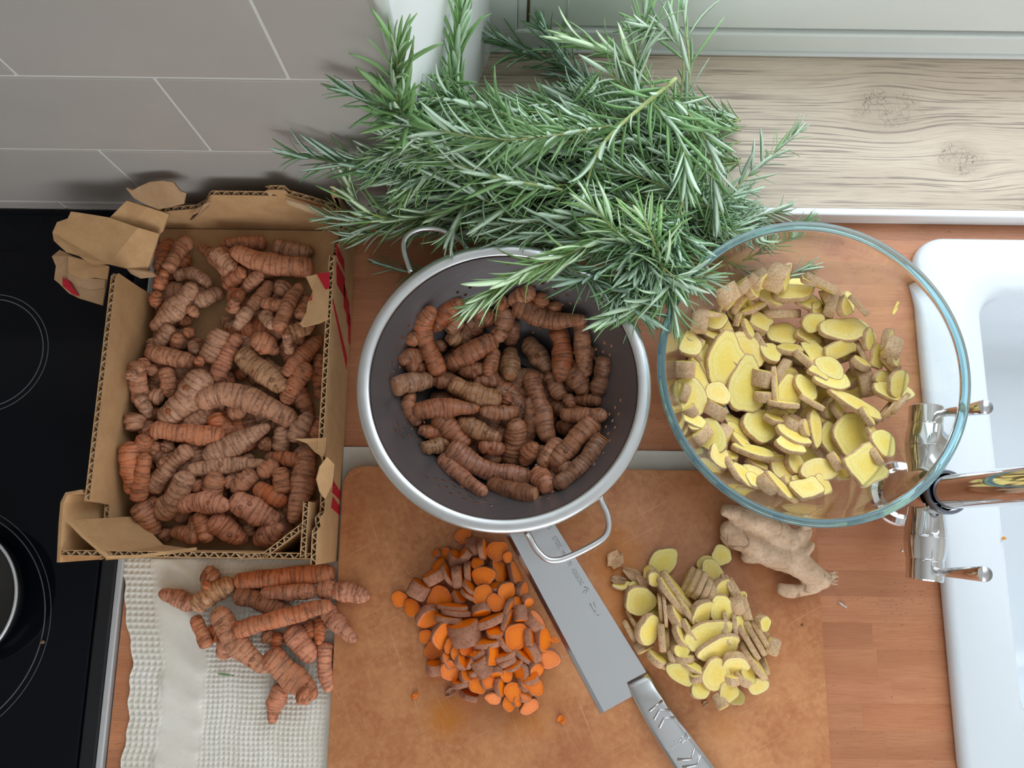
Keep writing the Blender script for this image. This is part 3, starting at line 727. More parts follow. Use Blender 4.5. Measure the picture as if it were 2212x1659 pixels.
for i in range(NT_):
    for j in range(NS_):
        ring_ = [vert(2 * i + a, 2 * j + c_) for a, c_ in ((0, 0), (1, 0), (2, 0), (2, 1), (2, 2), (1, 2), (0, 2), (0, 1))]
        sec = i % 13; up_ = (i // 13) % 2
        lim = (j - 4) * 0.50 if up_ else (15 - j) * 0.50
        hole = 4 <= j <= 14 and abs(sec - 6) <= max(lim, 0.0) + 0.4 and (i + j) % 2 == 0
        if j == 15 and i % 26 in (2, 8): hole = False
        if not hole: Fc.append(tuple(ring_[::-1])); continue
        r0, z0 = prof((j + 0.5) / NS_); a0 = 2 * math.pi * (i + 0.5) / NT_
        inner = []
        for k in range(8):
            a = math.radians(-135 + 45 * k); hr = 0.0017
            s_ = (j + 0.5) / NS_ + hr * math.sin(a) / arc[-1]; r, z = prof(s_); th = a0 + hr * math.cos(a) / r0
            inner.append(len(V)); V.append((r * math.cos(th), r * math.sin(th), z))
        for k in range(8):
            l = (k + 1) % 8; Fc.append((ring_[l], ring_[k], inner[k], inner[l]))
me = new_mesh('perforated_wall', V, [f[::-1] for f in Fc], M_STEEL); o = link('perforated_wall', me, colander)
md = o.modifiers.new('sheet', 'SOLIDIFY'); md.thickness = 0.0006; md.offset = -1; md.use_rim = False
b = MB(); b.lathe([(0.0, 0.0140), (0.020, 0.0140), (0.042, 0.0140), (0.042, 0.0132), (0.0, 0.0132)], 64); b.build('bottom', M_STEEL, colander)
b = MB(); b.lathe([(0.050, 0.0165), (0.0535, 0.010), (0.0560, 0.0015), (0.0572, 0.0002), (0.0558, 0.0002), (0.0545, 0.0015), (0.0522, 0.0095), (0.0488, 0.0162)], 64); b.build('foot_ring', M_STEEL, colander)
b = MB(); b.lathe([(0.1163, 0.1116), (0.1168, 0.1130), (0.1186, 0.1143), (0.1235, 0.1147), (0.1262, 0.1142), (0.1280, 0.1126), (0.1285, 0.1104), (0.1278, 0.1086), (0.1262, 0.1082), (0.1256, 0.1092), (0.1240, 0.1112), (0.1190, 0.1110)], 208, closed=True); b.build('rim', M_RIM, colander)
def wire(pts):
    q = catmull([P(*p) - np.array([CX, CY, 0]) for p in pts], 60); b = MB(); b.tube(q, 0.0027, 14); b.build('handle', M_RIM, colander)
wire([(1138, 1150, .106), (1146, 1164, .104), (1158, 1186, .103), (1180, 1207, .102), (1206, 1210, .102), (1240, 1198, .102), (1280, 1178, .102), (1306, 1160, .102), (1315, 1138, .102), (1312, 1112, .103), (1302, 1088, .104), (1296, 1072, .106)])
wire([(888, 590, .106), (880, 566, .104), (874, 545, .103), (874, 522, .102), (888, 504, .102), (914, 494, .102), (950, 496, .102), (985, 512, .102), (1004, 528, .104), (1010, 540, .106)])

# ------------------------------------------------------------------ glass bowl
GXc, GYc, GR = 0.2574, -0.1898, 0.1328
bowl = empty('glass_bowl', (GXc, GYc, 0)); tag(bowl, 'large clear glass bowl of sliced ginger beside the tap', 'bowl')
def glass(name, col, dens):
    t = NT(name); t.set(Base_Color=(1, 1, 1, 1), Roughness=0.0, Transmission_Weight=1.0, IOR=1.45)
    if dens:
        va = t.n('ShaderNodeVolumeAbsorption'); va.inputs['Color'].default_value = col; va.inputs['Density'].default_value = dens
        t.link(va.outputs[0], t.t.nodes['Material Output'].inputs['Volume'])
    return t.mat
M_GLASS = glass('clear_glass', None, 0)
M_GLASS.node_tree.nodes['Principled BSDF'].inputs['Base Color'].default_value = (0.955, 0.985, 0.99, 1)
def bowl_z(r): return 0.0125 + np.where(r > 0.046, 0.108 * (np.maximum(r - 0.046, 0) / 0.0805) ** 1.75, 0.0)
rin = np.linspace(0.046, 0.1265, 22)
inner = [(0.0, 0.0125), (0.023, 0.0125)] + [(float(r), float(bowl_z(r))) for r in rin]
rim = [(0.1270, 0.1218), (0.1276, 0.1224), (0.1290, 0.1226), (0.1304, 0.1224), (0.1312, 0.1216), (0.1310, 0.1196)]
rout = np.linspace(0.1270, 0.046, 22)
outer = []
for r in rout:
    sl_ = float((bowl_z(r + 1e-4) - bowl_z(r - 1e-4)) / 2e-4); q_ = math.hypot(1, sl_); outer.append((float(r) + 0.0036 * sl_ / q_, float(bowl_z(r)) - 0.0036 / q_))
outer = [p for p in outer if p[1] < 0.1180] + [(0.0455, 0.0060), (0.044, 0.0014), (0.040, 0.0003), (0.0, 0.0003)]
b = MB(); b.lathe(inner + rim + outer, 128)
b.f = [f for f in b.f]
o = b.build('glass_shell', M_GLASS, bowl)
M_GRIM = glass('sky_teal_edge_glass', None, 0); M_GRIM.node_tree.nodes['Principled BSDF'].inputs['Base Color'].default_value = (0.50, 0.82, 0.90, 1); M_GRIM.node_tree.nodes['Principled BSDF'].inputs['Transmission Weight'].default_value = 0.88  # thick-edge tint, with sky refracted in the rim put in as teal colour
b = MB(); b.tube([(0.1300 * math.cos(a), 0.1300 * math.sin(a), 0.1262) for a in np.linspace(0, 2 * math.pi, 145)], 0.0036, 14, False); b.build('rim', M_GRIM, bowl)
bm = bmesh.new(); bm.from_mesh(o.data); bmesh.ops.remove_doubles(bm, verts=bm.verts, dist=1e-6); bmesh.ops.recalc_face_normals(bm, faces=bm.faces); bm.to_mesh(o.data); bm.free()

# ------------------------------------------------------------------ knife
KZ = BT + 0.0004
heel, spine_h = P(1297, 1541, KZ), P(1396, 1452, KZ)
e1, s1 = P(1090, 1150, KZ), P(1200, 1136, KZ)
ed = (e1 - heel) / np.linalg.norm(e1 - heel); sd = (s1 - spine_h) / np.linalg.norm(s1 - spine_h)
knife = empty('kitchen_knife', tuple(heel)); tag(knife, 'wide steel kitchen knife with patterned metal handle on the board', 'knife')
KO = np.array(knife.location)
top = KZ + 0.0022
outline = [heel, heel + ed * 0.20, heel + ed * 0.245, spine_h + sd * 0.235, spine_h + sd * 0.20, spine_h, P(1372, 1499, KZ)]
low = [np.array([p[0], p[1], KZ]) - KO for p in outline]; n = len(low)
cen = spine_h
hi = []
edgeset = {0, 1, 2}
inward = np.array([ed[1], -ed[0], 0]); inward *= np.sign(inward @ (spine_h - heel))
for i, p in enumerate(outline):
    q = np.array([p[0], p[1], top]) - KO
    if i in edgeset: q = np.array([p[0], p[1], KZ + 0.0004]) - KO
    hi.append(q)
mid = [np.array([p[0], p[1], top - 0.0003]) - KO + inward * 0.0035 for p in (outline[0], outline[1], outline[2])]
V = low + hi + mid
Fc = [tuple(range(n))[::-1]] + [(i, (i + 1) % n, n + (i + 1) % n, n + i) for i in range(n)]
Fc += [(n + 0, n + 1, 2 * n + 1, 2 * n + 0), (n + 1, n + 2, 2 * n + 2, 2 * n + 1), (2 * n + 0, 2 * n + 1, 2 * n + 2, n + 3, n + 4, n + 5, n + 6)]
o = link('blade', new_mesh('blade', V, Fc, M_BLADE, False), knife)
# handle: rounded bar that swells away from the blade
def bar(path, widths, heights, name, mat):
    V = []; Fc = []; seg = 20; n = len(path)
    for k in range(n):
        t_ = path[min(k + 1, n - 1)] - path[max(k - 1, 0)]; t_ = t_ / np.linalg.norm(t_); sdir = np.cross(t_, [0, 0, 1]); sdir /= np.linalg.norm(sdir)
        for i in range(seg):
            a = 2 * math.pi * i / seg; ca, sa = math.cos(a), math.sin(a); e = 0.62
            V.append(path[k] + sdir * widths[k] / 2 * math.copysign(abs(ca) ** e, ca) + np.array([0, 0, 1]) * heights[k] / 2 * (math.copysign(abs(sa) ** e, sa)) - KO)
    for k in range(n - 1):
        for i in range(seg):
            j = (i + 1) % seg; Fc.append((k * seg + i, k * seg + j, (k + 1) * seg + j, (k + 1) * seg + i))
    Fc.append(tuple(range(seg))[::-1]); Fc.append(tuple((n - 1) * seg + i for i in range(seg)))
    return link(name, new_mesh(name, V, Fc, mat), knife)
M_HANDLE = mat_steel('cast_handle_steel', (0.66, 0.67, 0.69, 1), 0.22, (50, 50, 50))
hp = [(1377, 1462, 50, .0030), (1384, 1476, 52, .0044), (1392, 1492, 56, .0072), (1404, 1514, 58, .0100), (1420, 1543, 60, .0125), (1440, 1574, 63, .0140), (1470, 1617, 67, .0150), (1508, 1672, 72, .0155), (1552, 1738, 76, .0160), (1580, 1780, 74, .0150), (1590, 1796, 62, .0110)]
path = [P(u, v, KZ + h / 2 + 0.0003) for u, v, w, h in hp]
path[0][2] = KZ + 0.0016
hnd = bar(path, [w / ppm(0.02) for u, v, w, h in hp], [h for u, v, w, h in hp], 'handle', M_HANDLE)
ht = KZ + 0.0155
def ridge(pts, w=0.0016, name='chevron', up=0.0):
    b = MB(); q = [P(u, v, z) - KO for u, v, z in pts]; b.tube(q, w / 2, 8); b.build(name, M_HANDLE, hnd)
hz = lambda v: KZ + 0.0003 + float(np.interp(v, [1476, 1492, 1514, 1543, 1574, 1617, 1672], [.0040, .0070, .0100, .0125, .0140, .0150, .0155])) + 0.0001
for pts in (((1402, 1537), (1431, 1513)), ((1413, 1555), (1424, 1534), (1448, 1534)), ((1424, 1573), (1434, 1552), (1457, 1550)), ((1463, 1641), (1494, 1640), (1500, 1616)), ((1474, 1658), (1506, 1652), (1514, 1630))):
    ridge([(u, v, hz(v)) for u, v in pts], 0.0022)
for pts in (((1466, 1601), (1478, 1588)), ((1470, 1605), (1486, 1597)), ((1474, 1594), (1476, 1604)), ((1479, 1590), (1487, 1600)), ((1482, 1583), (1490, 1596))):
    ridge([(u, v, hz(v)) for u, v in pts], 0.0009, 'maker_mark')
for k in range(6):
    ridge([(1439 + k * 4.4, 1611 - k * 2.6, hz(1610)), (1441 + k * 4.4, 1618 - k * 2.6, hz(1610))], 0.0006, 'maker_mark')
    ridge([(1443 + k * 4.4, 1619 - k * 2.6, hz(1616)), (1446 + k * 4.2, 1616 - k * 2.6, hz(1616))], 0.0006, 'maker_mark')
# stamped lettering along the spine
def stamp(text, u, v, h_px, ln_px):
    cu = bpy.data.curves.new('lettering', 'FONT'); cu.body = text; cu.size = 1.0; cu.extrude = 0.0; cu.align_x = 'CENTER'; cu.align_y = 'CENTER'
    tmp = bpy.data.objects.new('tmp', cu); C.objects.link(tmp); dg = bpy.context.evaluated_depsgraph_get()
    me = bpy.data.meshes.new_from_object(tmp.evaluated_get(dg)); bpy.data.objects.remove(tmp); bpy.data.curves.remove(cu)
    xs_ = [q.co.x for q in me.vertices]; ys_ = [q.co.y for q in me.vertices]; sx = ln_px / ppm(0.014) / (max(xs_) - min(xs_)); sy = h_px / ppm(0.014) / (max(ys_) - min(ys_))
    xd = -sd / np.linalg.norm(sd); yd = np.cross([0, 0, 1], xd); c_ = P(u, v, top + 0.00012) - KO
    for q in me.vertices:
        p = c_ + xd * q.co.x * sx + yd * q.co.y * sy; q.co = Vector(p)
    me.materials.append(M_STAMP); me.name = 'stamped_lettering'
    link('stamped_lettering', me, o)
stamp('STAINLESS', 1168, 1110, 10.5, 72); stamp('STEEL', 1203, 1172, 10, 28); stamp('MADE IN', 1223.5, 1206, 9.5, 32); stamp('HONGKONG', 1247, 1246, 10, 36)
for pts in (((1262, 1268), (1270, 1269), (1273, 1277)), ((1264, 1274), (1259, 1280), (1266, 1282)), ((1268, 1271), (1267, 1280)), ((1274, 1303), (1289, 1330)), ((1282, 1301), (1288, 1315)), ((1287, 1319), (1284, 1322)), ((1290, 1330), (1294, 1328))):
    b = MB(); b.tube([P(u, v, top + 0.0001) - KO for u, v in pts], 0.0004, 6); b.build('stamped_mark', M_STAMP, o)
# ------------------------------------------------------------------ materials of the produce
def mat_turmeric(name, dark, rough):
    t = NT(name); oi = t.objinfo(); v = t.coord(); ring_ = t.attr('ring')
    n1 = t.noise(v, 90, 4, 0.6); n2 = t.noise(v, 260, 4, 0.6); n3 = t.noise(v, 620, 3)
    base = t.mix(t.ramp(n1, [(0.36, BW(0)), (0.66, BW(1))]), srgb(212, 168, 140), srgb(180, 132, 104))
    patch = t.math('MULTIPLY', t.ramp(n2, [(0.52, BW(0)), (0.64, BW(1))]), 0.58)
    base = t.mix(patch, base, srgb(126, 76, 52))
    org = t.math('MULTIPLY', t.ramp(n1, [(0.40, BW(1)), (0.62, BW(0.25))]), oi.outputs['Alpha'], clamp=True)
    base = t.mix(org, base, srgb(204, 112, 58))
    rg = t.math('MULTIPLY', ring_, t.ramp(n3, [(0.28, BW(0.45)), (0.6, BW(1))]), clamp=True)
    base = t.mix(t.math('MULTIPLY', rg, 0.95), base, srgb(66, 34, 20))
    base = t.mix(1.0, base, oi.outputs['Color'], 'MULTIPLY')
    if dark < 1: base = t.mix(1.0, base, (dark, dark * 0.95, dark * 0.90, 1), 'MULTIPLY')
    t.set(Base_Color=base, Roughness=rough, Specular_IOR_Level=0.35)
    h = t.math('ADD', t.math('MULTIPLY', n3, 0.5), t.math('MULTIPLY', n2, 0.6)); t.bump(h, 0.45, 0.0010)
    return t.mat
M_TUR = mat_turmeric('turmeric_skin', 1.0, 0.62)
M_TURW = mat_turmeric('washed_turmeric_skin', 0.60, 0.38)
def mat_flesh(name, c_mid, c_out, c_ring, c_fleck, rough=0.4):
    t = NT(name); v = t.coord(); rad = t.attr('rad'); oi = t.objinfo()
    n = t.noise(v, 420, 4, 0.65); n1 = t.noise(v, 60, 3)
    base = t.mix(t.ramp(rad, [(0.3, BW(0)), (0.72, BW(1))]), c_mid, c_out)
    rr = t.math('ADD', rad, t.math('MULTIPLY', t.math('SUBTRACT', n1, 0.5), 0.10))
    base = t.mix(t.ramp(rr, [(0.70, BW(0)), (0.77, BW(0.5)), (0.82, BW(0))]), base, c_ring)
    base = t.mix(t.ramp(n, [(0.50, BW(0)), (0.75, BW(0.55))]), base, c_fleck)
    base = t.mix(1.0, base, oi.outputs['Color'], 'MULTIPLY')
    t.set(Base_Color=base, Roughness=rough, Specular_IOR_Level=0.45)
    t.bump(n, 0.3, 0.0008)
    return t.mat
M_GFLESH = mat_flesh('ginger_flesh', srgb(248, 218, 104), srgb(248, 226, 134), srgb(230, 202, 108), srgb(253, 242, 184))
M_TFLESH = mat_flesh('turmeric_flesh', srgb(244, 126, 10), srgb(238, 118, 16), srgb(206, 84, 8), srgb(250, 152, 30))
def mat_peel(name, c1, c2, c3):
    t = NT(name); v = t.coord(); oi = t.objinfo()
    n1 = t.noise(v, 130, 4, 0.6); n2 = t.noise(v, 520, 4, 0.6)
    base = t.mix(t.ramp(n1, [(0.35, BW(0)), (0.68, BW(1))]), c1, c2)
    base = t.mix(t.ramp(n2, [(0.52, BW(0)), (0.74, BW(0.45))]), base, c3)
    w = t.noise(t.coord(scale=(1, 1, 1)), 210, 3, 0.5, 1.5); base = t.mix(t.ramp(w, [(0.47, BW(0)), (0.50, BW(0.5)), (0.53, BW(0))]), base, srgb(92, 62, 44))
    base = t.mix(1.0, base, oi.outputs['Color'], 'MULTIPLY')
    t.set(Base_Color=base, Roughness=0.66, Specular_IOR_Level=0.3); t.bump(n2, 0.3, 0.0008)
    return t.mat
M_GPEEL = mat_peel('ginger_peel', srgb(226, 194, 156), srgb(208, 168, 126), srgb(160, 118, 84))
M_TPEEL = mat_peel('turmeric_peel', srgb(188, 134, 108), srgb(164, 108, 82), srgb(96, 56, 38))

TINT = {'g': (1.0, 0.97, 0.92, 0.10), 'o': (1.05, 0.90, 0.80, 0.62), 'p': (1.10, 1.06, 0.86, 0.05), 'd': (0.72, 0.64, 0.58, 0.2), 'k': (1.10, 0.92, 0.88, 0.25), 't': (1.02, 0.92, 0.84, 0.35)}
WORD = {'g': 'grey-tan', 'o': 'orange', 'p': 'pale yellowish', 'd': 'dark brown', 'k': 'pinkish', 't': 'tan'}

# shared bud and cut-face meshes
def dome(name, mat, n=10, k=5):
    V = [(0, 0, 1.0)]; Fc = []; at = [0.9]
    for j in range(1, k + 1):
        e = j / k * 1.7
        for i in range(n):
            a = 2 * math.pi * i / n; rr = math.sin(min(e, 1.57)) * (1.0 if e < 1.57 else 1.06); V.append((rr * math.cos(a), rr * math.sin(a), math.cos(e))); at.append(1.0 if j in (2, 4) else 0.0)
    for i in range(n): Fc.append((0, 1 + i, 1 + (i + 1) % n))
    for j in range(k - 1):
        for i in range(n):
            l = (i + 1) % n; Fc.append((1 + j * n + i, 1 + (j + 1) * n + i, 1 + (j + 1) * n + l, 1 + j * n + l))
    return new_mesh(name, V, Fc, mat, attrs={'ring': at})
BUD = {M_TUR.name: dome('bud', M_TUR), M_TURW.name: dome('bud', M_TURW)}
V = [(0, 0, 0.05)] + [(q * math.cos(2 * math.pi * i / 16), q * math.sin(2 * math.pi * i / 16), z) for q, z in ((0.6, 0.02), (0.85, 0.0), (1.0, -0.12)) for i in range(16)]
Fc = [(0, 1 + i, 1 + (i + 1) % 16) for i in range(16)] + [(1 + j * 16 + i, 17 + j * 16 + i, 17 + j * 16 + (i + 1) % 16, 1 + j * 16 + (i + 1) % 16) for j in range(2) for i in range(16)]
CUT = new_mesh('cut_face', V, Fc, plain('dry_cut_face', srgb(176, 122, 84), 0.7, bump=(500, 0.4, 0.001)))
CUTO = new_mesh('cut_face', V, Fc, plain('orange_cut_face', srgb(222, 122, 40), 0.6, bump=(500, 0.4, 0.001)))

def finger_mesh(ctrl, r, rng, ends, cut=None):
    """one turmeric finger: ringed, tapering, slightly lumpy skin around a curved axis"""
    ctrl = np.array(ctrl); L_ = sum(np.linalg.norm(ctrl[i + 1] - ctrl[i]) for i in range(len(ctrl) - 1))
    nl = int(min(max(L_ / 0.00080, 26), 112)); na = 18
    ax = np.array(catmull(ctrl, nl))
    if len(ctrl) == 2:
        side = np.cross(ax[-1] - ax[0], [0, 0, 1.0]); side /= np.linalg.norm(side) + 1e-9; bow = rng.uniform(-0.06, 0.06) * L_
        ax = ax + side * (bow * np.sin(np.linspace(0, math.pi, nl)))[:, None]
    s = np.concatenate([[0], np.cumsum(np.linalg.norm(np.diff(ax, axis=0), axis=1))]); t = s / s[-1]; Lr = s[-1]
    ta, tb = ends
    e0 = min(r * 1.1, 0.40 * Lr)
    body = ta + (1 - ta) * np.minimum(1, t / 0.45) if ta < 1 else np.ones(nl)
    body2 = tb + (1 - tb) * np.minimum(1, (1 - t) / 0.45) if tb < 1 else np.ones(nl)
    rp = body * body2
    d0 = np.minimum(s / e0, 1); d1 = np.minimum((Lr - s) / e0, 1)
    cap0 = np.sqrt(np.maximum(1 - (1 - d0) ** (3.4 if not (cut and 'a' in cut) else 9), 0)); cap1 = np.sqrt(np.maximum(1 - (1 - d1) ** (3.4 if not (cut and 'b' in cut) else 9), 0))
    rp = rp * np.maximum(cap0, 0.03 if not (cut and 'a' in cut) else 0.9) * np.maximum(cap1, 0.03 if not (cut and 'b' in cut) else 0.9)
    rp = rp * (1 + 0.06 * np.sin(t * rng.uniform(5, 9) + rng.uniform(0, 6)) + 0.03 * np.sin(t * rng.uniform(14, 24) + rng.uniform(0, 6)))
    rings = []; p = rng.uniform(0.001, 0.004); sc = 0.55 + 0.45 * r / 0.011
    while p < Lr:
        rings.append((p, rng.uniform(-0.10, 0.10), rng.uniform(0, 6.3), rng.uniform(0.55, 1.0))); p += rng.choice([rng.uniform(0.0026, 0.0050), rng.uniform(0.0045, 0.0085)]) * sc
    T = np.gradient(ax, axis=0); T /= np.linalg.norm(T, axis=1)[:, None]
    N = np.cross(T[0], [0, 0, 1.0]) if abs(T[0][2]) < 0.9 else np.cross(T[0], [1.0, 0, 0]); N /= np.linalg.norm(N)
    ph = rng.uniform(0, 6.3); sq = rng.uniform(0.86, 1.0)
    V = np.zeros((nl, na, 3)); A = np.zeros((nl, na)); ang = np.arange(na) * 2 * math.pi / na
    f1, f2 = rng.uniform(0, 6), rng.uniform(0, 6)
    frames = []
    for i in range(nl):
        N = N - T[i] * (N @ T[i]); N /= np.linalg.norm(N); B = np.cross(T[i], N); frames.append((N.copy(), B))
        rad = np.full(na, r * rp[i]); dark = np.zeros(na); saw = np.zeros(na)
        for (p, tilt, rph, stg) in rings:
            if abs(s[i] - p) > 0.007: continue
            pp = p + r * tilt * np.cos(ang + rph) + 0.0007 * np.sin(2 * ang + rph * 3)
            dd = s[i] - pp
            g = np.exp(-(dd / (0.00058 if stg < 0.85 else 0.00085)) ** 2)
            dark = np.maximum(dark, g * (0.55 + 0.45 * stg) * (0.72 + 0.28 * np.sin(3 * ang + rph * 5)))
            saw += -0.034 * np.exp(-(dd / 0.0008) ** 2) + 0.022 * np.exp(-((dd + 0.0016) / 0.0013) ** 2)
            if stg > 0.9: dark = np.maximum(dark, 0.55 * ((dd > 0) & (dd < 0.0030 + 0.0012 * np.sin(4 * ang + rph))) * (np.sin(ang + rph * 2) > 0.25))
        lump = 0.055 * np.sin(2 * ang + f1 + t[i] * 7) + 0.04 * np.sin(3 * ang + f2 - t[i] * 13) + 0.03 * np.sin(ang + f1 * 2 + t[i] * 21)
        rad = rad * (1 + saw + lump)
        V[i] = ax[i] + np.outer(np.cos(ang) * rad, N) + np.outer(np.sin(ang) * rad * sq, B); A[i] = dark
    # buds drawn into the skin as ringed eyes
    F = [(i * na + k, i * na + (k + 1) % na, (i + 1) * na + (k + 1) % na, (i + 1) * na + k) for i in range(nl - 1) for k in range(na)]
    F.append(tuple(range(na))[::-1]); F.append(tuple((nl - 1) * na + k for k in range(na)))
    return V.reshape(-1, 3), F, A.reshape(-1), ax, frames, rp * r

def place_finger(hf, px, w, soft=0.42, slope=0.55, clampxy=None, lift=0.0):
    z = [0.03] * len(px)
    for it in range(7):
        pts = [P(u, v, zz_) for (u, v), zz_ in zip(px, z)]
        if clampxy: pts = [clampxy(p) for p in pts]
        r = w / 2 / ppm(np.mean(z))
        q = np.array(catmull([p[:2] for p in pts], 13)); t = np.linspace(0, 1, 13)
        need = np.array([hf.avg(x, y, r * 0.55) for x, y in q]) + r * (1 - soft)
        ln = np.linalg.norm(q[-1] - q[0]) + 1e-6
        bb, aa = np.polyfit(t, need, 1); bb = max(min(bb, slope * ln), -slope * ln); aa = np.mean(need - bb * t)
        aa += np.percentile(need - (aa + bb * t), 72) + lift
        tt = np.linspace(0, 1, len(px)); z = [0.45 * zo + 0.55 * (aa + bb * k) for k, zo in zip(tt, z)] if it else [aa + bb * k for k in tt]
        z = [max(min(zz_, hf.limit(*p[:2])), hf.floor(*p[:2]) + r * 0.85) for p, zz_ in zip(pts, z)]
    pts = [P(u, v, zz_) for (u, v), zz_ in zip(px, z)]
    if clampxy: pts = [clampxy(p) for p in pts]
    return [np.array([p[0], p[1], zz_]) for p, zz_ in zip(pts, z)], r

def add_finger(hf, px, w, tint, rng, mat, noun, cut=None, ends=None, buds=None, clampxy=None, soft=0.42, fixed=None):
    pts, r = place_finger(hf, px, w, clampxy=clampxy, soft=soft)
    if fixed: pts = [np.array([P(u, v, z)[0], P(u, v, z)[1], z]) for (u, v), z in zip(px, fixed)]
    lng = sum(np.linalg.norm(pts[i + 1] - pts[i]) for i in range(len(pts) - 1))
    # the marks were read at the visible ends: run the axis right to them, at least a stub long
    if lng < 1.5 * r:
        d_ = pts[-1] - pts[0]; d_ = d_ / (np.linalg.norm(d_) + 1e-9); mid_ = (pts[0] + pts[-1]) / 2; pts = [mid_ - d_ * 0.9 * r, mid_ + d_ * 0.9 * r]
    else:
        d0 = pts[0] - pts[1]; d0 /= np.linalg.norm(d0); d1 = pts[-1] - pts[-2]; d1 /= np.linalg.norm(d1)
        pts = [pts[0] + d0 * 0.25 * r] + pts[1:-1] + [pts[-1] + d1 * 0.25 * r]
    ends = ends or (rng.choice([0.62, 0.8, 0.95, 1.0]), rng.choice([0.55, 0.7, 0.85, 1.0]))
    V, F, A, ax, fr, rr = finger_mesh(pts, r, rng, ends, cut)
    o0 = ax.mean(axis=0); o0[2] = V[:, 2].min()
    tc = TINT[tint]; k = rng.uniform(0.90, 1.08)
    o = link(noun, new_mesh(noun, V - o0, F, mat, attrs={'ring': A}), None, o0, (tc[0] * k, tc[1] * k, tc[2] * k, min(tc[3] * rng.uniform(0.7, 1.2) + rng.choice([0, 0, 0.15]), 1)))
    nb = rng.choice([0, 0, 1, 2, 3]) if buds is None else buds
    nl = len(ax)
    for _ in range(nb):
        i = rng.randint(int(nl * 0.2), int(nl * 0.85)); N, B = fr[i]
        best = None
        for _t in range(6):
            a = rng.uniform(0, 6.3); dirv = math.cos(a) * N + math.sin(a) * B
            if best is None or dirv[2] > best[2]: best = dirv
        q = Vector(best).to_track_quat('Z', 'Y'); sz = rr[i] * rng.uniform(0.17, 0.30)
        c_ = link('bud', BUD[mat.name], o); c_.location = tuple(ax[i] + best * rr[i] * 0.86 - o0); c_.rotation_mode = 'QUATERNION'; c_.rotation_quaternion = q; c_.scale = (sz, sz, sz * rng.uniform(0.4, 0.9))
        ob = rng.random() < 0.4; c_.color = (o.color[0], o.color[1] * (0.85 if ob else 1), o.color[2] * (0.7 if ob else 1), 0.9 if ob else 0.2)
    if cut:
        for ch in cut:
            if ch not in 'ab': continue
            i = 0 if ch == 'a' else nl - 1; j = 1 if ch == 'a' else nl - 2
            dv = ax[i] - ax[j]; dv /= np.linalg.norm(dv)
            c_ = link('cut_face', CUTO if 'o' in cut else CUT, o); c_.location = tuple(ax[i] - o0); c_.rotation_mode = 'QUATERNION'; c_.rotation_quaternion = Vector(dv).to_track_quat('Z', 'Y'); s_ = rr[i] * 0.99; c_.scale = (s_, s_, s_)
    for p, q_ in zip(ax, rr): hf.ball(p[0], p[1], p[2], q_)
    o['category'] = 'turmeric'
    return o, lng, r
def finger_text(px, w, tint, lng, r, size, where):
    (u0, v0), (u1, v1) = px[0], px[-1]
    a = math.degrees(math.atan2(-(v1 - v0), u1 - u0)) % 180; asp = lng / (2 * r)
    shp = 'stubby' if asp < 1.6 else ('slender' if asp > 3.6 else '')
    ori = 'lying level' if a < 20 or a > 160 else ('pointing upright' if 70 < a < 110 else ('slanting up rightwards' if a < 90 else 'slanting up leftwards'))
    return ' '.join(x for x in (size, shp, WORD[tint], 'turmeric finger', ori, where) if x)
def run_fingers(data, frame, hf, mat, group, where, seed, clampxy=None, bbox=None, soft=0.42):
    ox, oy, sc = frame; items = []; rng = random.Random(seed)
    for ri, row_ in enumerate(data):
        hf.f = ri / (len(data) - 1)
        *co, w, tint = row_[:-1] if isinstance(row_[-1], dict) else row_
        kw = row_[-1] if isinstance(row_[-1], dict) else {}
        px = [(ox + co[i] / sc, oy + co[i + 1] / sc) for i in range(0, len(co), 2)]; w *= 1.07
        o, lng, r = add_finger(hf, px, w / sc, tint, rng, mat, 'turmeric_finger', clampxy=clampxy, soft=soft, **kw)
        o['group'] = group
        u, v = np.mean([p[0] for p in px]), np.mean([p[1] for p in px])
        items.append([o, px, w / sc, tint, lng, r, u, v])
    vol = sorted(i[4] * i[5] for i in items)
    out = []
    for o, px, w, tint, lng, r, u, v in items:
        q = vol.index(lng * r) / max(len(vol) - 1, 1); size = 'large' if q > 0.75 else ('small' if q < 0.28 else 'middling')
        out.append([o, finger_text(px, w, tint, lng, r, size, where(place_words(u, v, bbox))), u])
    return out
def filler_fingers(n, gen, hf, mat, group, label, seed, clampxy=None, w=(38, 52), where=None, bbox=None):
    rng = random.Random(seed)
    for _ in range(n):
        hf.f = rng.uniform(-0.7, -0.1); u, v, a, ln = gen(rng); px = [(u - ln / 2 * math.cos(a), v - ln / 2 * math.sin(a)), (u + ln / 2 * math.cos(a), v + ln / 2 * math.sin(a))]
        o, lng, r = add_finger(hf, px, rng.uniform(*w), rng.choice('gtgodt'), rng, mat, 'turmeric_finger', clampxy=clampxy, buds=0)
        o['group'] = group; o['label'] = label
        FILLERS.append((o, 'half-buried ' + finger_text(px, 40, 't', lng, r, '', where(place_words(u, v, bbox))).replace('tan ', ''), u, v))

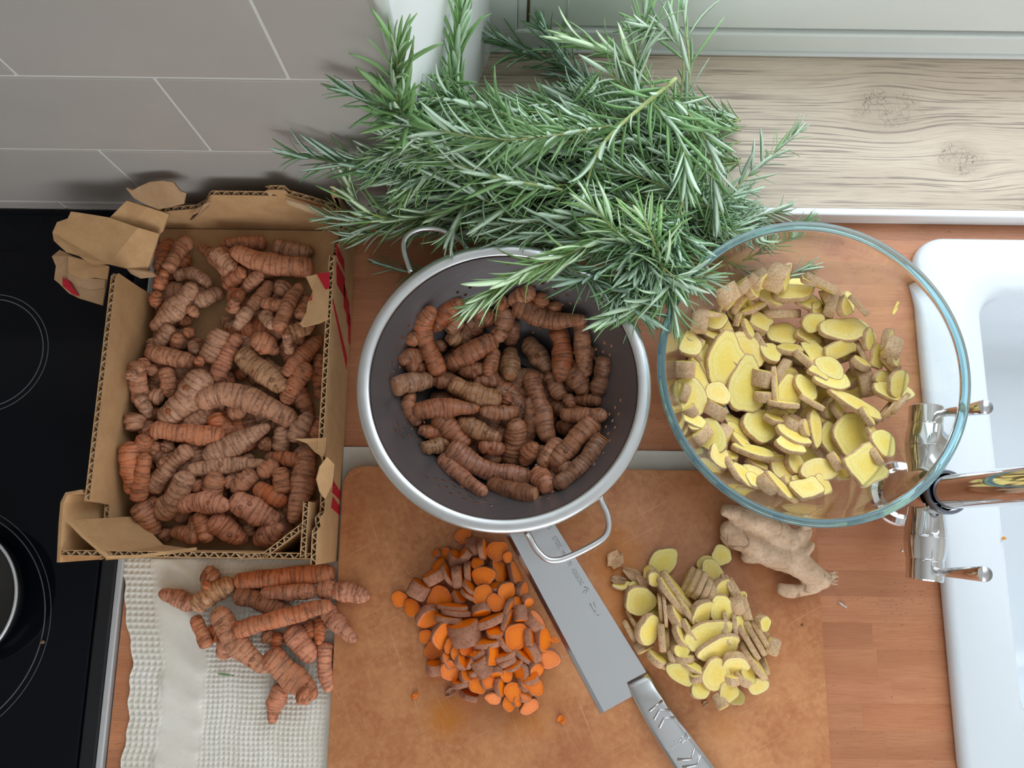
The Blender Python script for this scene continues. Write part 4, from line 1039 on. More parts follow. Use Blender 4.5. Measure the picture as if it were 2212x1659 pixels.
# ------------------------------------------------------------------ turmeric in the box
hf_box = HF(BX0, BX1, BY0, BY1, BZ + 0.0026)
hf_box.cap = lambda x, y, f: 0.034 + 0.034 * f
def in_box(p):
    return np.array([min(max(p[0], BX0 + 0.016), BX1 - 0.016), min(max(p[1], BY0 + 0.018), BY1 - 0.017), p[2]])
def gen_box(rng):
    while True:
        u, v = rng.uniform(300, 660), rng.uniform(540, 1130)
        if math.hypot(u - 465, v - 690) < 78 or math.hypot(u - 440, v - 580) < 52: continue
        if v < 660 and rng.random() < 0.4: continue
        return u, v, rng.uniform(0, 3.14), rng.uniform(85, 150)
filler_fingers(58, gen_box, hf_box, M_TUR, 'turmeric buried in the box', 'turmeric finger mostly buried under others in the cardboard box', 21, in_box, where=lambda w: 'at ' + w + ' of cardboard box', bbox=(230, 480, 700, 1190))
B1 = [(1080, 530, 1270, 715, 95, 't'), (870, 395, 720, 680, 118, 'o'), (1000, 475, 860, 690, 108, 't'), (830, 700, 760, 830, 92, 'o'), (780, 850, 770, 950, 95, 'o'),
 (1260, 505, 1540, 480, 95, 't'), (1180, 560, 1320, 680, 105, 'g'), (1600, 535, 1870, 565, 135, 'g', {'buds': 0}), (1310, 560, 1560, 650, 1860, 680, 150, 't'),
 (910, 735, 1030, 720, 1150, 800, 90, 'g'), (1390, 700, 1270, 820, 105, 'o'), (1510, 720, 1370, 860, 98, 't'), (1300, 870, 1370, 890, 120, 'o'), (1330, 900, 1310, 990, 90, 't'),
 (1180, 860, 1030, 920, 115, 'g'), (1040, 800, 700, 1100, 150, 'g'), (1570, 790, 1430, 960, 105, 't'), (1430, 970, 1335, 1100, 90, 'g'), (1640, 850, 1690, 810, 130, 'g'), (1520, 925, 1680, 960, 88, 't', {'buds': 0}),
 (1790, 800, 1640, 1110, 105, 't'), (1840, 900, 1790, 1030, 90, 't'), (1530, 1000, 1590, 1090, 95, 'g'), (1690, 1140, 1870, 1080, 110, 'p'), (1000, 960, 1060, 1020, 75, 't'),
 (940, 1060, 1020, 1040, 80, 'o'), (980, 1150, 1020, 1110, 75, 'o'), (740, 1190, 690, 1230, 85, 'g'), (880, 1090, 790, 1230, 100, 'g'), (930, 1150, 900, 1250, 90, 't'), (1010, 1210, 1050, 1270, 75, 'g'),
 (1460, 1170, 1620, 1270, 135, 't'), (1690, 1150, 1710, 1280, 70, 'g'), (1920, 1170, 1680, 1420, 110, 't'), (1130, 1330, 1225, 1130, 140, 'g', {'cut': 'b'}), (1920, 1290, 1915, 1590, 90, 'o'),
 (750, 1370, 720, 1420, 90, 't'), (840, 1390, 870, 1580, 110, 't'), (1380, 1400, 1350, 1450, 90, 'o'), (1450, 1430, 1500, 1490, 90, 't'), (1350, 1160, 1195, 1480, 115, 'k'),
 (1370, 1280, 1680, 1520, 158, 'p', {'buds': 3}), (620, 1270, 1040, 1345, 120, 't', {'buds': 3}), (1080, 1310, 1070, 1365, 70, 'o'), (1840, 1360, 1680, 1620, 115, 'o'), (540, 1325, 480, 1380, 95, 't'),
 (640, 1350, 590, 1630, 118, 't'), (500, 1440, 550, 1420, 80, 'g'), (740, 1570, 810, 1590, 115, 'g')]
B2 = [(1180, 260, 1200, 310, 120, 'o'), (1290, 230, 1400, 210, 120, 't'), (1350, 490, 1450, 450, 95, 'o'), (1500, 470, 1590, 440, 105, 't'), (870, 430, 830, 500, 90, 'd'), (760, 440, 730, 520, 95, 't'), (1050, 720, 1090, 770, 90, 't'), (1270, 700, 1310, 740, 90, 't'),
 (1030, 1010, 1040, 1050, 80, 't'), (1500, 1060, 1550, 1060, 80, 't'), (830, 1050, 840, 1150, 105, 't'), (1420, 1020, 1430, 1080, 90, 'g'), (890, 1070, 1060, 1110, 115, 't'),
 (690, 330, 760, 400, 120, 'g'), (450, 120, 720, 260, 95, 'g'), (530, 270, 600, 325, 135, 'g', {'buds': 1}), (1110, -40, 1000, 130, 825, 285, 185, 'g', {'buds': 3, 'ends': (0.9, 0.85)}), (750, 345, 1240, 395, 125, 'o', {'buds': 1}),
 (1070, 150, 1330, 110, 1740, 285, 165, 'g', {'buds': 1, 'ends': (0.8, 0.75)}), (1850, 240, 1720, 420, 118, 'g'), (1930, 270, 1880, 400, 95, 't'), (1650, 340, 1640, 500, 108, 'g'), (1600, 540, 1770, 560, 98, 'o'),
 (1120, 545, 1330, 450, 1555, 330, 138, 'g'), (690, 405, 600, 560, 115, 'o'), (600, 560, 590, 690, 90, 't'), (480, 450, 515, 790, 132, 'o', {'buds': 0}), (700, 530, 650, 845, 115, 'o', {'buds': 0}), (790, 610, 860, 560, 80, 't'),
 (1010, 490, 740, 780, 108, 'g'), (1000, 640, 1280, 600, 1530, 585, 105, 'g', {'buds': 3}), (980, 670, 800, 950, 150, 'g'), (1200, 670, 1170, 830, 130, 't'), (1460, 660, 1310, 780, 118, 't'), (1620, 600, 1500, 660, 112, 't'), (1640, 630, 1660, 790, 118, 't'),
 (1470, 770, 1670, 870, 118, 'o', {'buds': 0}), (760, 830, 740, 890, 90, 't'), (650, 880, 760, 1085, 135, 't'), (1060, 940, 1125, 1180, 98, 't'), (950, 885, 1100, 860, 1270, 890, 142, 'k'), (1310, 840, 1620, 1000, 155, 'k', {'buds': 2}),
 (1170, 980, 1390, 1185, 148, 'k'), (1480, 1140, 1650, 1040, 138, 'k'), (1830, 500, 1800, 750, 1730, 990, 155, 't', {'buds': 3})]
items = run_fingers(B1, (100, 370, 3.253), hf_box, M_TUR, 'turmeric fingers in the cardboard box', lambda w: 'at ' + w + ' of cardboard box', 31, in_box, (230, 480, 700, 1190))
items += run_fingers(B2, (100, 820, 3.253), hf_box, M_TUR, 'turmeric fingers in the cardboard box', lambda w: 'at ' + w + ' of cardboard box', 32, in_box, (230, 480, 700, 1190))
finish_labels(items)

# ------------------------------------------------------------------ turmeric in the colander
hf_col = HF(CX - 0.12, CX + 0.12, CY - 0.12, CY + 0.12, lambda X, Y: col_z(np.hypot(X - CX, Y - CY)))
hf_col.cap = lambda x, y, f: max(0.050 + 0.026 * f, float(col_z(math.hypot(x - CX, y - CY))) + 0.011 + 0.005 * f)
def in_col(p):
    d_ = p[:2] - np.array([CX, CY]); r_ = np.linalg.norm(d_); lim = 0.098
    if r_ > lim: d_ = d_ * lim / r_
    return np.array([CX + d_[0], CY + d_[1], p[2]])
def gen_col(rng):
    a, r_ = rng.uniform(0, 6.3), (170 * math.sqrt(rng.random()) if rng.random() < 0.5 else rng.uniform(0, 80)); return 1085 + r_ * math.cos(a), 865 + r_ * math.sin(a), rng.uniform(0, 3.14), rng.uniform(90, 150)
filler_fingers(40, gen_col, hf_col, M_TURW, 'turmeric buried in the colander', 'washed turmeric finger mostly buried under others in the steel colander', 22, in_col, (38, 48), where=lambda w: 'at ' + w + ' of steel colander', bbox=(835, 610, 1320, 1090))
C1 = [(1290, 350, 1110, 490, 115, 't'), (1420, 500, 1450, 570, 105, 't'), (1335, 470, 1330, 500, 125, 't', {'cut': 'b'}), (860, 560, 990, 640, 115, 't'), (770, 490, 580, 690, 125, 'o'), (750, 600, 680, 700, 115, 't'), (870, 655, 862, 710, 105, 't', {'cut': 'b'}), (690, 720, 750, 755, 115, 'p', {'cut': 'b'}), (630, 770, 620, 840, 95, 't'),
 (1030, 500, 1090, 520, 110, 't'), (400, 775, 450, 750, 105, 't'), (480, 880, 290, 890, 118, 'o', {'ends': (1, .8)}), (400, 950, 520, 975, 95, 't'), (870, 1070, 1020, 1030, 95, 't'), (760, 985, 950, 970, 115, 't'), (1140, 640, 1110, 790, 115, 't'), (1120, 830, 1115, 1010, 140, 'p', {'cut': 'b'}), (1080, 550, 1060, 690, 145, 't'), (1060, 660, 1020, 770, 115, 't'),
 (680, 940, 850, 840, 1010, 770, 155, 't', {'buds': 3}), (1010, 830, 955, 1010, 95, 't'), (1230, 770, 1390, 980, 135, 'g'), (1390, 1000, 1475, 1170, 108, 't'), (1540, 980, 1635, 1135, 135, 't'), (1610, 650, 1650, 1010, 115, 't', {'buds': 3}), (1455, 690, 1480, 860, 1465, 1040, 145, 'o', {'ends': (1, .6)}),
 (1720, 1140, 1765, 900, 112, 'd', {'cut': 'b', 'ends': (1, 1)}), (1570, 1190, 1740, 1190, 98, 't'), (1510, 1160, 1540, 1235, 80, 't'), (1440, 1390, 1560, 1370, 105, 'o'), (1480, 1280, 1780, 1290, 115, 't'), (580, 1040, 690, 1060, 95, 't'), (560, 1165, 720, 1170, 95, 't'), (560, 1060, 270, 1090, 142, 'g', {'cut': 'b'}), (1100, 1150, 1080, 1210, 95, 'o'),
 (700, 1060, 1040, 1185, 138, 'p', {'buds': 2}), (430, 1140, 395, 1220, 470, 1350, 105, 't', {'ends': (.7, .7)}), (480, 1390, 640, 1415, 108, 'o'), (590, 1290, 790, 1510, 135, 'o'), (440, 1265, 640, 1240, 890, 1245, 125, 'o', {'ends': (1, .5)}), (910, 1260, 1170, 1260, 105, 't'), (900, 1510, 1060, 1540, 105, 'k'),
 (1240, 1180, 1250, 1340, 1225, 1510, 92, 'd', {'buds': 0}), (1300, 1500, 1210, 1640, 115, 't'), (1460, 1470, 1330, 1640, 115, 't'), (510, 1520, 670, 1490, 108, 'p', {'cut': 'a'}), (1150, 1330, 1110, 1640, 145, 't'), (750, 1330, 1035, 1460, 125, 'p', {'buds': 3}), (1255, 1000, 1310, 1200, 1380, 1465, 142, 't', {'ends': (.8, .75)}),
 (1150, 520, 1400, 620, 1740, 535, 138, 't', {'ends': (1, .5)}), (470, 440, 500, 700, 610, 995, 135, 'o', {'ends': (.62, 1), 'buds': 0}), (1620, 1475, 1740, 1440, 90, 'o'), (1710, 1330, 1420, 1640, 138, 't', {'buds': 2})]
C2 = [(1380, 720, 1430, 740, 100, 't'), (970, 790, 1290, 895, 125, 'd', {'cut': 'b'}), (1450, 840, 1780, 500, 118, 'd', {'cut': 'bo'}), (630, 610, 780, 750, 935, 865, 108, 'k'), (690, 540, 920, 690, 1230, 755, 138, 'k', {'buds': 1, 'cut': 'b'}), (1280, 720, 1400, 885, 135, 'k', {'buds': 0})]
wc = lambda w: 'at ' + w + ' of steel colander'
items = run_fingers(C1, (760, 500, 3.253), hf_col, M_TURW, 'washed turmeric in the colander', wc, 41, in_col, (835, 610, 1320, 1090), soft=0.5)
items += run_fingers(C2, (760, 800, 3.253), hf_col, M_TURW, 'washed turmeric in the colander', wc, 42, in_col, (835, 610, 1320, 1090), soft=0.5)
finish_labels(items)

# ------------------------------------------------------------------ loose turmeric on the towel
hf_tow = HF(-0.40, -0.10, -0.60, -0.36, lambda X, Y: np.where(X > -0.1645, BT, 0.0030))
hf_tow.cap = lambda x, y, f: 0.016 + 0.032 * f
T1 = [(1240, 600, 1300, 650, 95, 't'), (1060, 700, 1110, 780, 95, 't'), (850, 560, 960, 620, 105, 'o'), (740, 480, 830, 690, 92, 'o'), (980, 650, 945, 760, 112, 'k'), (490, 310, 730, 395, 112, 'k', {'ends': (.5, 1)}), (880, 200, 835, 175, 120, 't', {'cut': 'b'}), (830, 240, 815, 260, 62, 'o'),
 (900, 430, 1070, 700, 1260, 855, 150, 't', {'buds': 3}), (1640, 270, 1990, 330, 128, 'k', {'ends': (1, .6)}), (1690, 410, 1900, 640, 118, 'k', {'buds': 1}), (1040, 310, 1210, 360, 1385, 465, 135, 'd', {'cut': 'b'}), (1230, 300, 1610, 290, 112, 'k', {'buds': 0}), (1380, 970, 1300, 1240, 108, 'k', {'ends': (1, .5)}),
 (1690, 670, 1680, 830, 1710, 1010, 100, 'k', {'ends': (1, .6)}), (1425, 570, 1585, 785, 155, 'k', {'buds': 0}), (1565, 510, 1595, 620, 78, 'o'), (1640, 490, 1635, 670, 78, 'o'), (1345, 600, 1330, 710, 88, 'o'), (1270, 750, 1440, 910, 1605, 1050, 165, 't', {'buds': 3}), (1500, 1040, 1550, 1070, 110, 'o', {'cut': 'bo'}),
 (1030, 575, 1350, 490, 1720, 390, 118, 'o', {'buds': 3}), (735, 405, 870, 310, 1010, 235, 132, 'p', {'buds': 2, 'ends': (.9, 1)}), (1040, 215, 1350, 200, 1745, 160, 128, 'o', {'buds': 1, 'ends': (.9, .9)})]
items = run_fingers(T1, (200, 1190, 3.3515), hf_tow, M_TUR, 'turmeric heaped on the towel', lambda w: 'at ' + w + ' of towel heap', 51, None, (340, 1210, 800, 1560), soft=0.30)
finish_labels(items)

# ------------------------------------------------------------------ slices
def slice_piece(noun, hf, u, v, rx, ry, th, az, el, rng, flesh, peel, sc=1.0, drop=0.0, shape='o', soft=88, color=None):
    """a cut piece: flesh with two cut faces and a band of peel around it (sizes in picture pixels)"""
    az, el = math.radians(az), math.radians(el)
    A = np.array([math.cos(el) * math.cos(az), math.cos(el) * math.sin(az), math.sin(el)])
    E1 = np.array([-math.sin(az), math.cos(az), 0.0]); E2 = np.cross(A, E1)
    n = 22; ph = np.arange(n) * 2 * math.pi / n
    R = np.ones(n); f = [rng.uniform(0, 6.3) for _ in range(4)]
    R = R + 0.07 * np.sin(2 * ph + f[0]) + 0.06 * np.sin(3 * ph + f[1]) + 0.035 * np.sin(5 * ph + f[2]) + 0.015 * np.array([rng.uniform(-1, 1) for _ in range(n)])
    if drop: R = R * (1 + 0.42 * np.maximum(0, np.cos(ph - drop)) ** 7)
    if shape == 'h': R = np.where(np.sin(ph + f[3]) < -0.15, R * 0.45, R)        # part of a disc
    if shape == 's': R = R / np.maximum(np.abs(np.cos(ph)), np.abs(np.sin(ph))) * 0.86   # squarish slab
    z = hf.at(*P(u, v, 0.03)[:2]) + 0.01
    for it in range(3):
        s = 1.0 / ppm(z); c = hf.keep(P(u, v, z))
        ring2 = np.outer(R * rx * s * np.cos(ph), E1) + np.outer(R * ry * s * np.sin(ph), E2); h = th * s / 2
        skew = 0.12 * h * rng.uniform(-1, 1) if it == 0 else skew
        lo = ring2 - A * h; hi_ = ring2 + A * h
        pts = np.concatenate([lo, hi_, lo * 0.5 - A * h * 0.5, hi_ * 0.5 + A * h * 0.5])
        need = [hf.at(c[0] + p[0], c[1] + p[1]) - p[2] for p in pts]
        z = float(np.percentile(need, soft)); low = float(np.percentile([hf.floor(c[0] + p[0], c[1] + p[1]) - p[2] for p in pts], 72 if hf.rmax else 100))
        z = max(min(z, hf.limit(c[0], c[1])), low - 0.0008)
    c = hf.keep(P(u, v, z))
    base = np.array([c[0], c[1], z + min(lo[:, 2].min(), hi_[:, 2].min())]); off = np.array([0, 0, z - base[2]])
    V = []; rad = []; Fc = []
    for sg in (1, -1):
        b0 = len(V); V.append(off + A * h * sg); rad.append(0.0)
        for q in (0.45, 0.72, 0.88, 0.985):
            bump_ = 1.0 if q < 0.9 else 0.93
            for k in range(n): V.append(off + ring2[k] * q + A * h * sg * bump_); rad.append(q)
        fl = [(b0, b0 + 1 + k, b0 + 1 + (k + 1) % n) for k in range(n)]
        for j in range(3): fl += [(b0 + 1 + j * n + k, b0 + 1 + (j + 1) * n + k, b0 + 1 + (j + 1) * n + (k + 1) % n, b0 + 1 + j * n + (k + 1) % n) for k in range(n)]
        Fc += fl if sg > 0 else [x[::-1] for x in fl]
    t0, t1 = 1 + 3 * n, 1 + 4 * n + 1 + 3 * n
    Fc += [(t0 + (k + 1) % n, t0 + k, t1 + k, t1 + (k + 1) % n) for k in range(n)]
    kk = rng.uniform(0.92, 1.06); col = color or (kk, kk * rng.uniform(0.96, 1.02), kk, 1)
    me = new_mesh(noun, V, Fc, flesh, attrs={'rad': rad}); o = link(noun, me, None, base, col)
    me.set_sharp_from_angle(angle=math.radians(50))
    PV = []; PF = []; prof_ = ((-1.0, 0.985), (-0.96, 1.02), (-0.35, 1.045), (0.3, 1.04), (0.96, 1.02), (1.0, 0.985))
    for j, (q, g) in enumerate(prof_):
        jj = np.array([rng.uniform(-0.02, 0.02) for _ in range(n)]) if 0 < j < 5 else np.zeros(n)
        for k in range(n): PV.append(off + ring2[k] * (g + jj[k]) + A * (h * q + (0 if 0 < j < 5 else 0)))
    for j in range(len(prof_) - 1):
        PF += [(j * n + k, j * n + (k + 1) % n, (j + 1) * n + (k + 1) % n, (j + 1) * n + k) for k in range(n)]
    p_ = link('peel', new_mesh('peel', PV, PF, peel), o); pk = rng.uniform(0.88, 1.08); p_.color = (pk, pk * 0.98, pk * 0.96, 1)
    step = max(1, int(2))
    for q in (0.0, 0.35, 0.7, 1.0):
        for k in range(0, n, step):
            for sg in (1, -1, 0):
                pp = c + ring2[k] * q + A * h * sg; i, j = hf.ij(pp[0], pp[1]); sl = (slice(max(i - 1, 0), i + 2), slice(max(j - 1, 0), j + 2)); hf.h[sl] = np.maximum(hf.h[sl], pp[2] - 0.0003)
    return o, z
def shard(noun, hf, u, v, lx, ly, rot, rng, mat, color=(1, 1, 1, 1), curl=0.5):
    """thin curled scrap of peel"""
    nx, ny = 7, 5; z = 0.02
    for _ in range(8): z = hf.at(*P(u, v, z)[:2]) + 0.002
    s = 1 / ppm(z); c = P(u, v, z); a = math.radians(rot)
    ex, ey = np.array([math.cos(a), math.sin(a), 0]), np.array([-math.sin(a), math.cos(a), 0]); V = []
    f = [rng.uniform(0, 6) for _ in range(3)]
    for i in range(nx):
        for j in range(ny):
            x, y = i / (nx - 1) * 2 - 1, j / (ny - 1) * 2 - 1
            w = 1 - 0.55 * abs(x) ** 1.6 + 0.12 * math.sin(4 * x + f[0])
            V.append(ex * x * lx * s * (1 + 0.08 * math.sin(3 * y + f[1])) + ey * y * ly * s * w + np.array([0, 0, 1]) * (ly * s * curl * (y * y) + lx * s * 0.22 * curl * x * x + 0.0008 * math.sin(5 * x + 3 * y + f[2]) + 0.0011))
    F = [(i * ny + j, (i + 1) * ny + j, (i + 1) * ny + j + 1, i * ny + j + 1) for i in range(nx - 1) for j in range(ny - 1)]
    o = link(noun, new_mesh(noun, V, F, mat), None, (c[0], c[1], z - 0.002), color); md = o.modifiers.new('skin', 'SOLIDIFY'); md.thickness = 0.0009; md.offset = 0
    return o
def run_slices(data, frame, hf, noun, kind, flesh, peel, group, cat, where, bbox, seed, soft=88, grow=1.0):
    ox, oy, sc = frame; rng = random.Random(seed); items = []
    for ri, row_ in enumerate(data):
        hf.f = ri / (len(data) - 1)
        kw = row_[-1] if isinstance(row_[-1], dict) else {}
        x, y, rx, ry, th, az, el = row_[:7]
        u, v = ox + x / sc, oy + y / sc
        o, z = slice_piece(noun, hf, u, v, grow * rx / sc, grow * ry / sc, th / sc, az, el, rng, flesh, peel, soft=soft, **kw)
        o['category'] = cat; o['group'] = group
        items.append([o, u, v, rx * ry / sc / sc, el, th / max(rx, ry), rx / ry, az])
    ar = sorted(i[3] for i in items); out = []
    for o, u, v, a, el, tr, asp, az in items:
        q = ar.index(a) / max(len(ar) - 1, 1); size = 'large' if q > 0.72 else ('small' if q < 0.3 else 'middling')
        shp = 'elongated' if asp > 1.35 or asp < 0.74 else 'round'
        pose = 'lying flat' if el >= 72 else ('tilted' if el >= 35 else 'standing on edge')
        what = kind + (' chunk' if tr > 0.95 else ' slice')
        out.append([o, ' '.join((size, shp, what, pose, where(place_words(u, v, bbox)))), u])
    return out

# orange turmeric slices on the board
hf_brd = HF(-0.1645, 0.30, -0.62, -0.27, BT)
S = [(797, 135, 58, 60, 30, 0, 88), (660, 285, 52, 56, 42, -150, 72), (590, 270, 30, 40, 30, 150, 30), (870, 235, 72, 68, 90, 8, 6), (948, 240, 76, 70, 42, 8, 12), (1060, 252, 74, 76, 26, 0, 86), (1140, 300, 38, 36, 26, 0, 82), (740, 315, 62, 52, 80, 60, 30), (812, 282, 48, 44, 60, 140, 20),
 (905, 350, 44, 40, 34, 90, 66), (612, 368, 52, 46, 44, 130, 40), (678, 440, 84, 50, 34, 30, 18), (755, 455, 72, 60, 72, 8, 8), (832, 412, 72, 44, 46, 4, 6), (568, 455, 74, 62, 82, 120, 14), (445, 552, 76, 64, 112, 62, 10), (1060, 412, 82, 70, 60, 20, 46), (956, 446, 70, 80, 42, -160, 78), (1195, 440, 88, 66, 36, 22, 26),
 (1250, 556, 54, 50, 60, 0, 32), (300, 626, 54, 57, 30, 0, 88), (400, 696, 56, 64, 46, 150, 72), (620, 606, 80, 78, 42, -90, 80, {'drop': 3.9}), (762, 612, 52, 46, 52, 45, 35), (845, 532, 72, 50, 32, 45, 20), (840, 592, 62, 44, 32, 60, 20), (1060, 532, 60, 40, 34, 100, 34), (1130, 562, 66, 62, 42, -30, 64), (956, 606, 76, 80, 36, 0, 86), (1050, 652, 64, 62, 34, 0, 80),
 (1215, 656, 44, 42, 42, 30, 40), (1295, 640, 40, 40, 62, -45, 48), (525, 762, 92, 78, 66, -60, 42), (720, 690, 110, 52, 36, 88, 12), (745, 735, 98, 46, 38, 86, 8), (675, 782, 98, 50, 46, 84, 10), (935, 712, 62, 54, 62, -80, 30), (1150, 700, 74, 46, 42, -20, 24), (1240, 742, 52, 48, 112, -82, 18), (1350, 800, 68, 60, 82, 45, 20),
 (1000, 852, 92, 60, 52, 112, 10), (1012, 796, 92, 62, 58, 112, 12), (1042, 884, 62, 54, 42, 90, 40), (1135, 800, 76, 50, 40, -16, 20), (800, 890, 112, 88, 158, 104, 16), (500, 916, 46, 48, 30, 0, 86), (566, 1020, 64, 66, 36, 0, 86), (640, 906, 98, 86, 42, -30, 54), (690, 990, 52, 42, 30, 0, 70), (820, 1012, 52, 50, 30, 0, 70), (752, 1042, 62, 52, 32, 20, 72),
 (1312, 932, 70, 58, 52, 10, 16), (1210, 916, 92, 90, 52, 0, 72), (1416, 946, 78, 66, 50, 6, 44), (1465, 1090, 72, 76, 46, -90, 70), (980, 972, 100, 54, 42, 95, 18), (900, 1040, 70, 60, 44, 120, 24), (1120, 972, 82, 48, 42, 42, 20), (1330, 1050, 72, 62, 72, -150, 30), (1252, 1062, 82, 46, 36, 52, 14), (1130, 1062, 82, 50, 42, 112, 18), (1140, 1112, 72, 48, 42, 112, 14),
 (570, 1162, 54, 50, 84, 90, 22), (682, 1112, 60, 46, 40, 40, 50), (690, 1182, 66, 70, 46, -60, 74), (782, 1122, 56, 46, 52, 30, 30), (862, 1092, 80, 46, 36, 152, 14), (940, 1150, 78, 66, 132, 120, 12), (1015, 1062, 78, 62, 62, 0, 44, {'shape': 's'}), (1190, 1132, 78, 50, 32, 120, 30), (1355, 1170, 56, 56, 62, -45, 50), (1240, 1182, 70, 60, 52, -160, 44), (1060, 1202, 48, 46, 52, -90, 42), (1130, 1222, 46, 42, 32, 0, 70),
 (820, 1222, 56, 50, 42, 45, 40), (880, 1190, 50, 42, 42, 120, 20), (780, 1282, 72, 48, 42, 100, 12), (910, 1296, 60, 62, 36, 0, 76), (985, 1256, 56, 54, 46, 30, 60), (1085, 1310, 62, 54, 46, 0, 34), (1310, 1242, 62, 50, 52, 112, 40), (1350, 1312, 64, 60, 42, 30, 60), (1272, 1282, 56, 46, 46, 40, 42), (1180, 1346, 62, 64, 46, 0, 80), (1275, 1372, 52, 46, 42, 60, 58), (845, 1380, 66, 46, 46, 76, 10),
 (1030, 1396, 54, 46, 32, -90, 66), (1150, 1432, 56, 50, 36, 0, 70), (1215, 1412, 42, 40, 42, 0, 50), (1310, 1460, 66, 54, 36, -60, 68)]
bb = (840, 1130, 1215, 1545)
def heap_cap(u, v, R, h0, h1):
    c_ = P(u, v, BT); R = R / ppm(BT)
    return lambda x, y, f: BT + h0 + h1 * max(0.0, 1 - ((x - c_[0]) ** 2 + (y - c_[1]) ** 2) / R ** 2) + 0.007 * f
hf_brd.cap = heap_cap(1045, 1340, 215, 0.006, 0.017)
items = run_slices(S, (780, 1120, 3.606), hf_brd, 'turmeric_slice', 'orange turmeric', M_TFLESH, M_TPEEL, 'turmeric slices on the board', 'turmeric slice', lambda w: 'at ' + w + ' of orange heap', bb, 61, grow=1.06)
finish_labels(items)
rng = random.Random(8)
for (u, v, lx, ly, rot, lab) in ((896, 1503, 8, 4, 40, 'tiny yellow turmeric shred below the orange heap'), (1212, 1554, 6, 9, 60, 'tiny orange turmeric shred near the knife heel'), (1195, 1383, 12, 5, 0, 'yellow turmeric scrap touching the knife edge'), (975, 1493, 14, 8, 30, 'dark turmeric peel scrap at front of orange heap')):
    o = shard('turmeric_scrap', hf_brd, u, v, lx, ly, rot, rng, M_TFLESH if 'peel' not in lab else M_TPEEL); tag(o, lab, 'scrap')

# yellow ginger slices on the board
G = [(525, 462, 112, 84, 34, -60, 84), (850, 480, 62, 56, 34, 150, 60), (960, 415, 66, 70, 40, 120, 80), (890, 532, 72, 76, 44, 130, 78), (430, 545, 46, 46, 60, 150, 30), (460, 588, 48, 54, 50, -60, 72), (225, 640, 64, 32, 26, 90, 62), (320, 640, 46, 30, 26, 90, 60), (300, 900, 78, 30, 26, 30, 14), (282, 985, 84, 34, 32, 30, 12), (380, 1090, 60, 40, 70, -60, 20),
 (470, 860, 60, 50, 36, 40, 50), (560, 740, 90, 50, 40, 40, 18), (530, 700, 60, 36, 26, 30, 16), (350, 748, 108, 98, 62, -60, 74), (505, 815, 112, 50, 26, 4, 8), (540, 832, 100, 50, 26, 4, 8), (620, 862, 86, 64, 62, 30, 34),
 (710, 602, 92, 64, 42, -27, 6), (755, 622, 94, 66, 42, -27, 6), (800, 642, 94, 66, 42, -27, 6), (846, 666, 90, 64, 42, -27, 6), (888, 690, 80, 58, 40, -27, 6), (640, 690, 160, 60, 42, 39, 20), (600, 726, 150, 60, 42, 39, 24), (715, 830, 120, 50, 36, 39, 26),
 (960, 670, 82, 70, 60, -30, 60), (1020, 652, 92, 46, 26, 30, 12), (1050, 656, 88, 46, 26, 30, 12), (1078, 664, 80, 44, 26, 30, 12), (1120, 712, 30, 28, 26, 0, 84), (1080, 790, 66, 56, 84, 12, 12), (1140, 812, 76, 52, 60, 14, 12), (1120, 940, 76, 60, 34, 30, 64), (1062, 952, 92, 42, 32, 4, 12), (992, 922, 82, 42, 28, 4, 14), (960, 812, 76, 108, 42, -80, 74), (818, 838, 96, 84, 52, -50, 58),
 (600, 1040, 80, 40, 40, 10, 20), (555, 1052, 92, 56, 42, 4, 14), (520, 1032, 92, 56, 46, 4, 16), (408, 968, 98, 84, 62, -14, 58), (660, 1002, 86, 66, 46, 30, 40), (722, 972, 82, 50, 40, 30, 22), (540, 1200, 60, 50, 40, 100, 60), (480, 1190, 70, 50, 50, 60, 24), (600, 1190, 56, 40, 40, 20, 20), (800, 1170, 110, 56, 40, 60, 20), (1000, 1010, 60, 46, 40, 10, 30),
 (940, 1104, 162, 80, 40, -68, 60), (856, 1006, 168, 92, 36, -66, 76), (682, 1182, 62, 46, 42, 92, 12), (660, 1120, 52, 54, 52, 0, 78), (1300, 1040, 84, 60, 60, 28, 10), (1256, 1012, 112, 62, 40, 30, 10), (1212, 1034, 122, 64, 40, 30, 10), (1168, 1066, 124, 64, 40, 30, 12), (1345, 1090, 56, 46, 84, -20, 8), (1270, 916, 52, 56, 60, -24, 56),
 (1272, 1236, 56, 50, 62, 20, 20), (1200, 1204, 132, 64, 42, 34, 22), (1150, 1302, 62, 56, 52, 40, 60), (1120, 1336, 62, 50, 60, 60, 20), (1060, 1220, 100, 76, 62, -90, 52), (1230, 1380, 68, 62, 42, -90, 70), (655, 1296, 96, 64, 38, -120, 82), (860, 1262, 90, 40, 26, 70, 40), (740, 1240, 90, 44, 30, 60, 34), (920, 1302, 112, 98, 36, -40, 76), (770, 1320, 40, 50, 50, 100, 20), (1040, 1340, 50, 40, 60, 90, 20),
 (800, 1412, 66, 62, 42, 60, 74), (1072, 1472, 58, 52, 32, 60, 70), (1010, 1432, 70, 66, 36, 0, 76), (955, 1500, 44, 48, 100, -62, 22)]
bb = (1320, 1180, 1690, 1530); hf_brd.cap = heap_cap(1510, 1365, 205, 0.007, 0.020)
items = run_slices(G, (1280, 1080, 3.457), hf_brd, 'ginger_slice', 'ginger', M_GFLESH, M_GPEEL, 'ginger slices on the board', 'ginger slice', lambda w: 'at ' + w + ' of board heap', bb, 62, grow=1.05)
finish_labels(items)
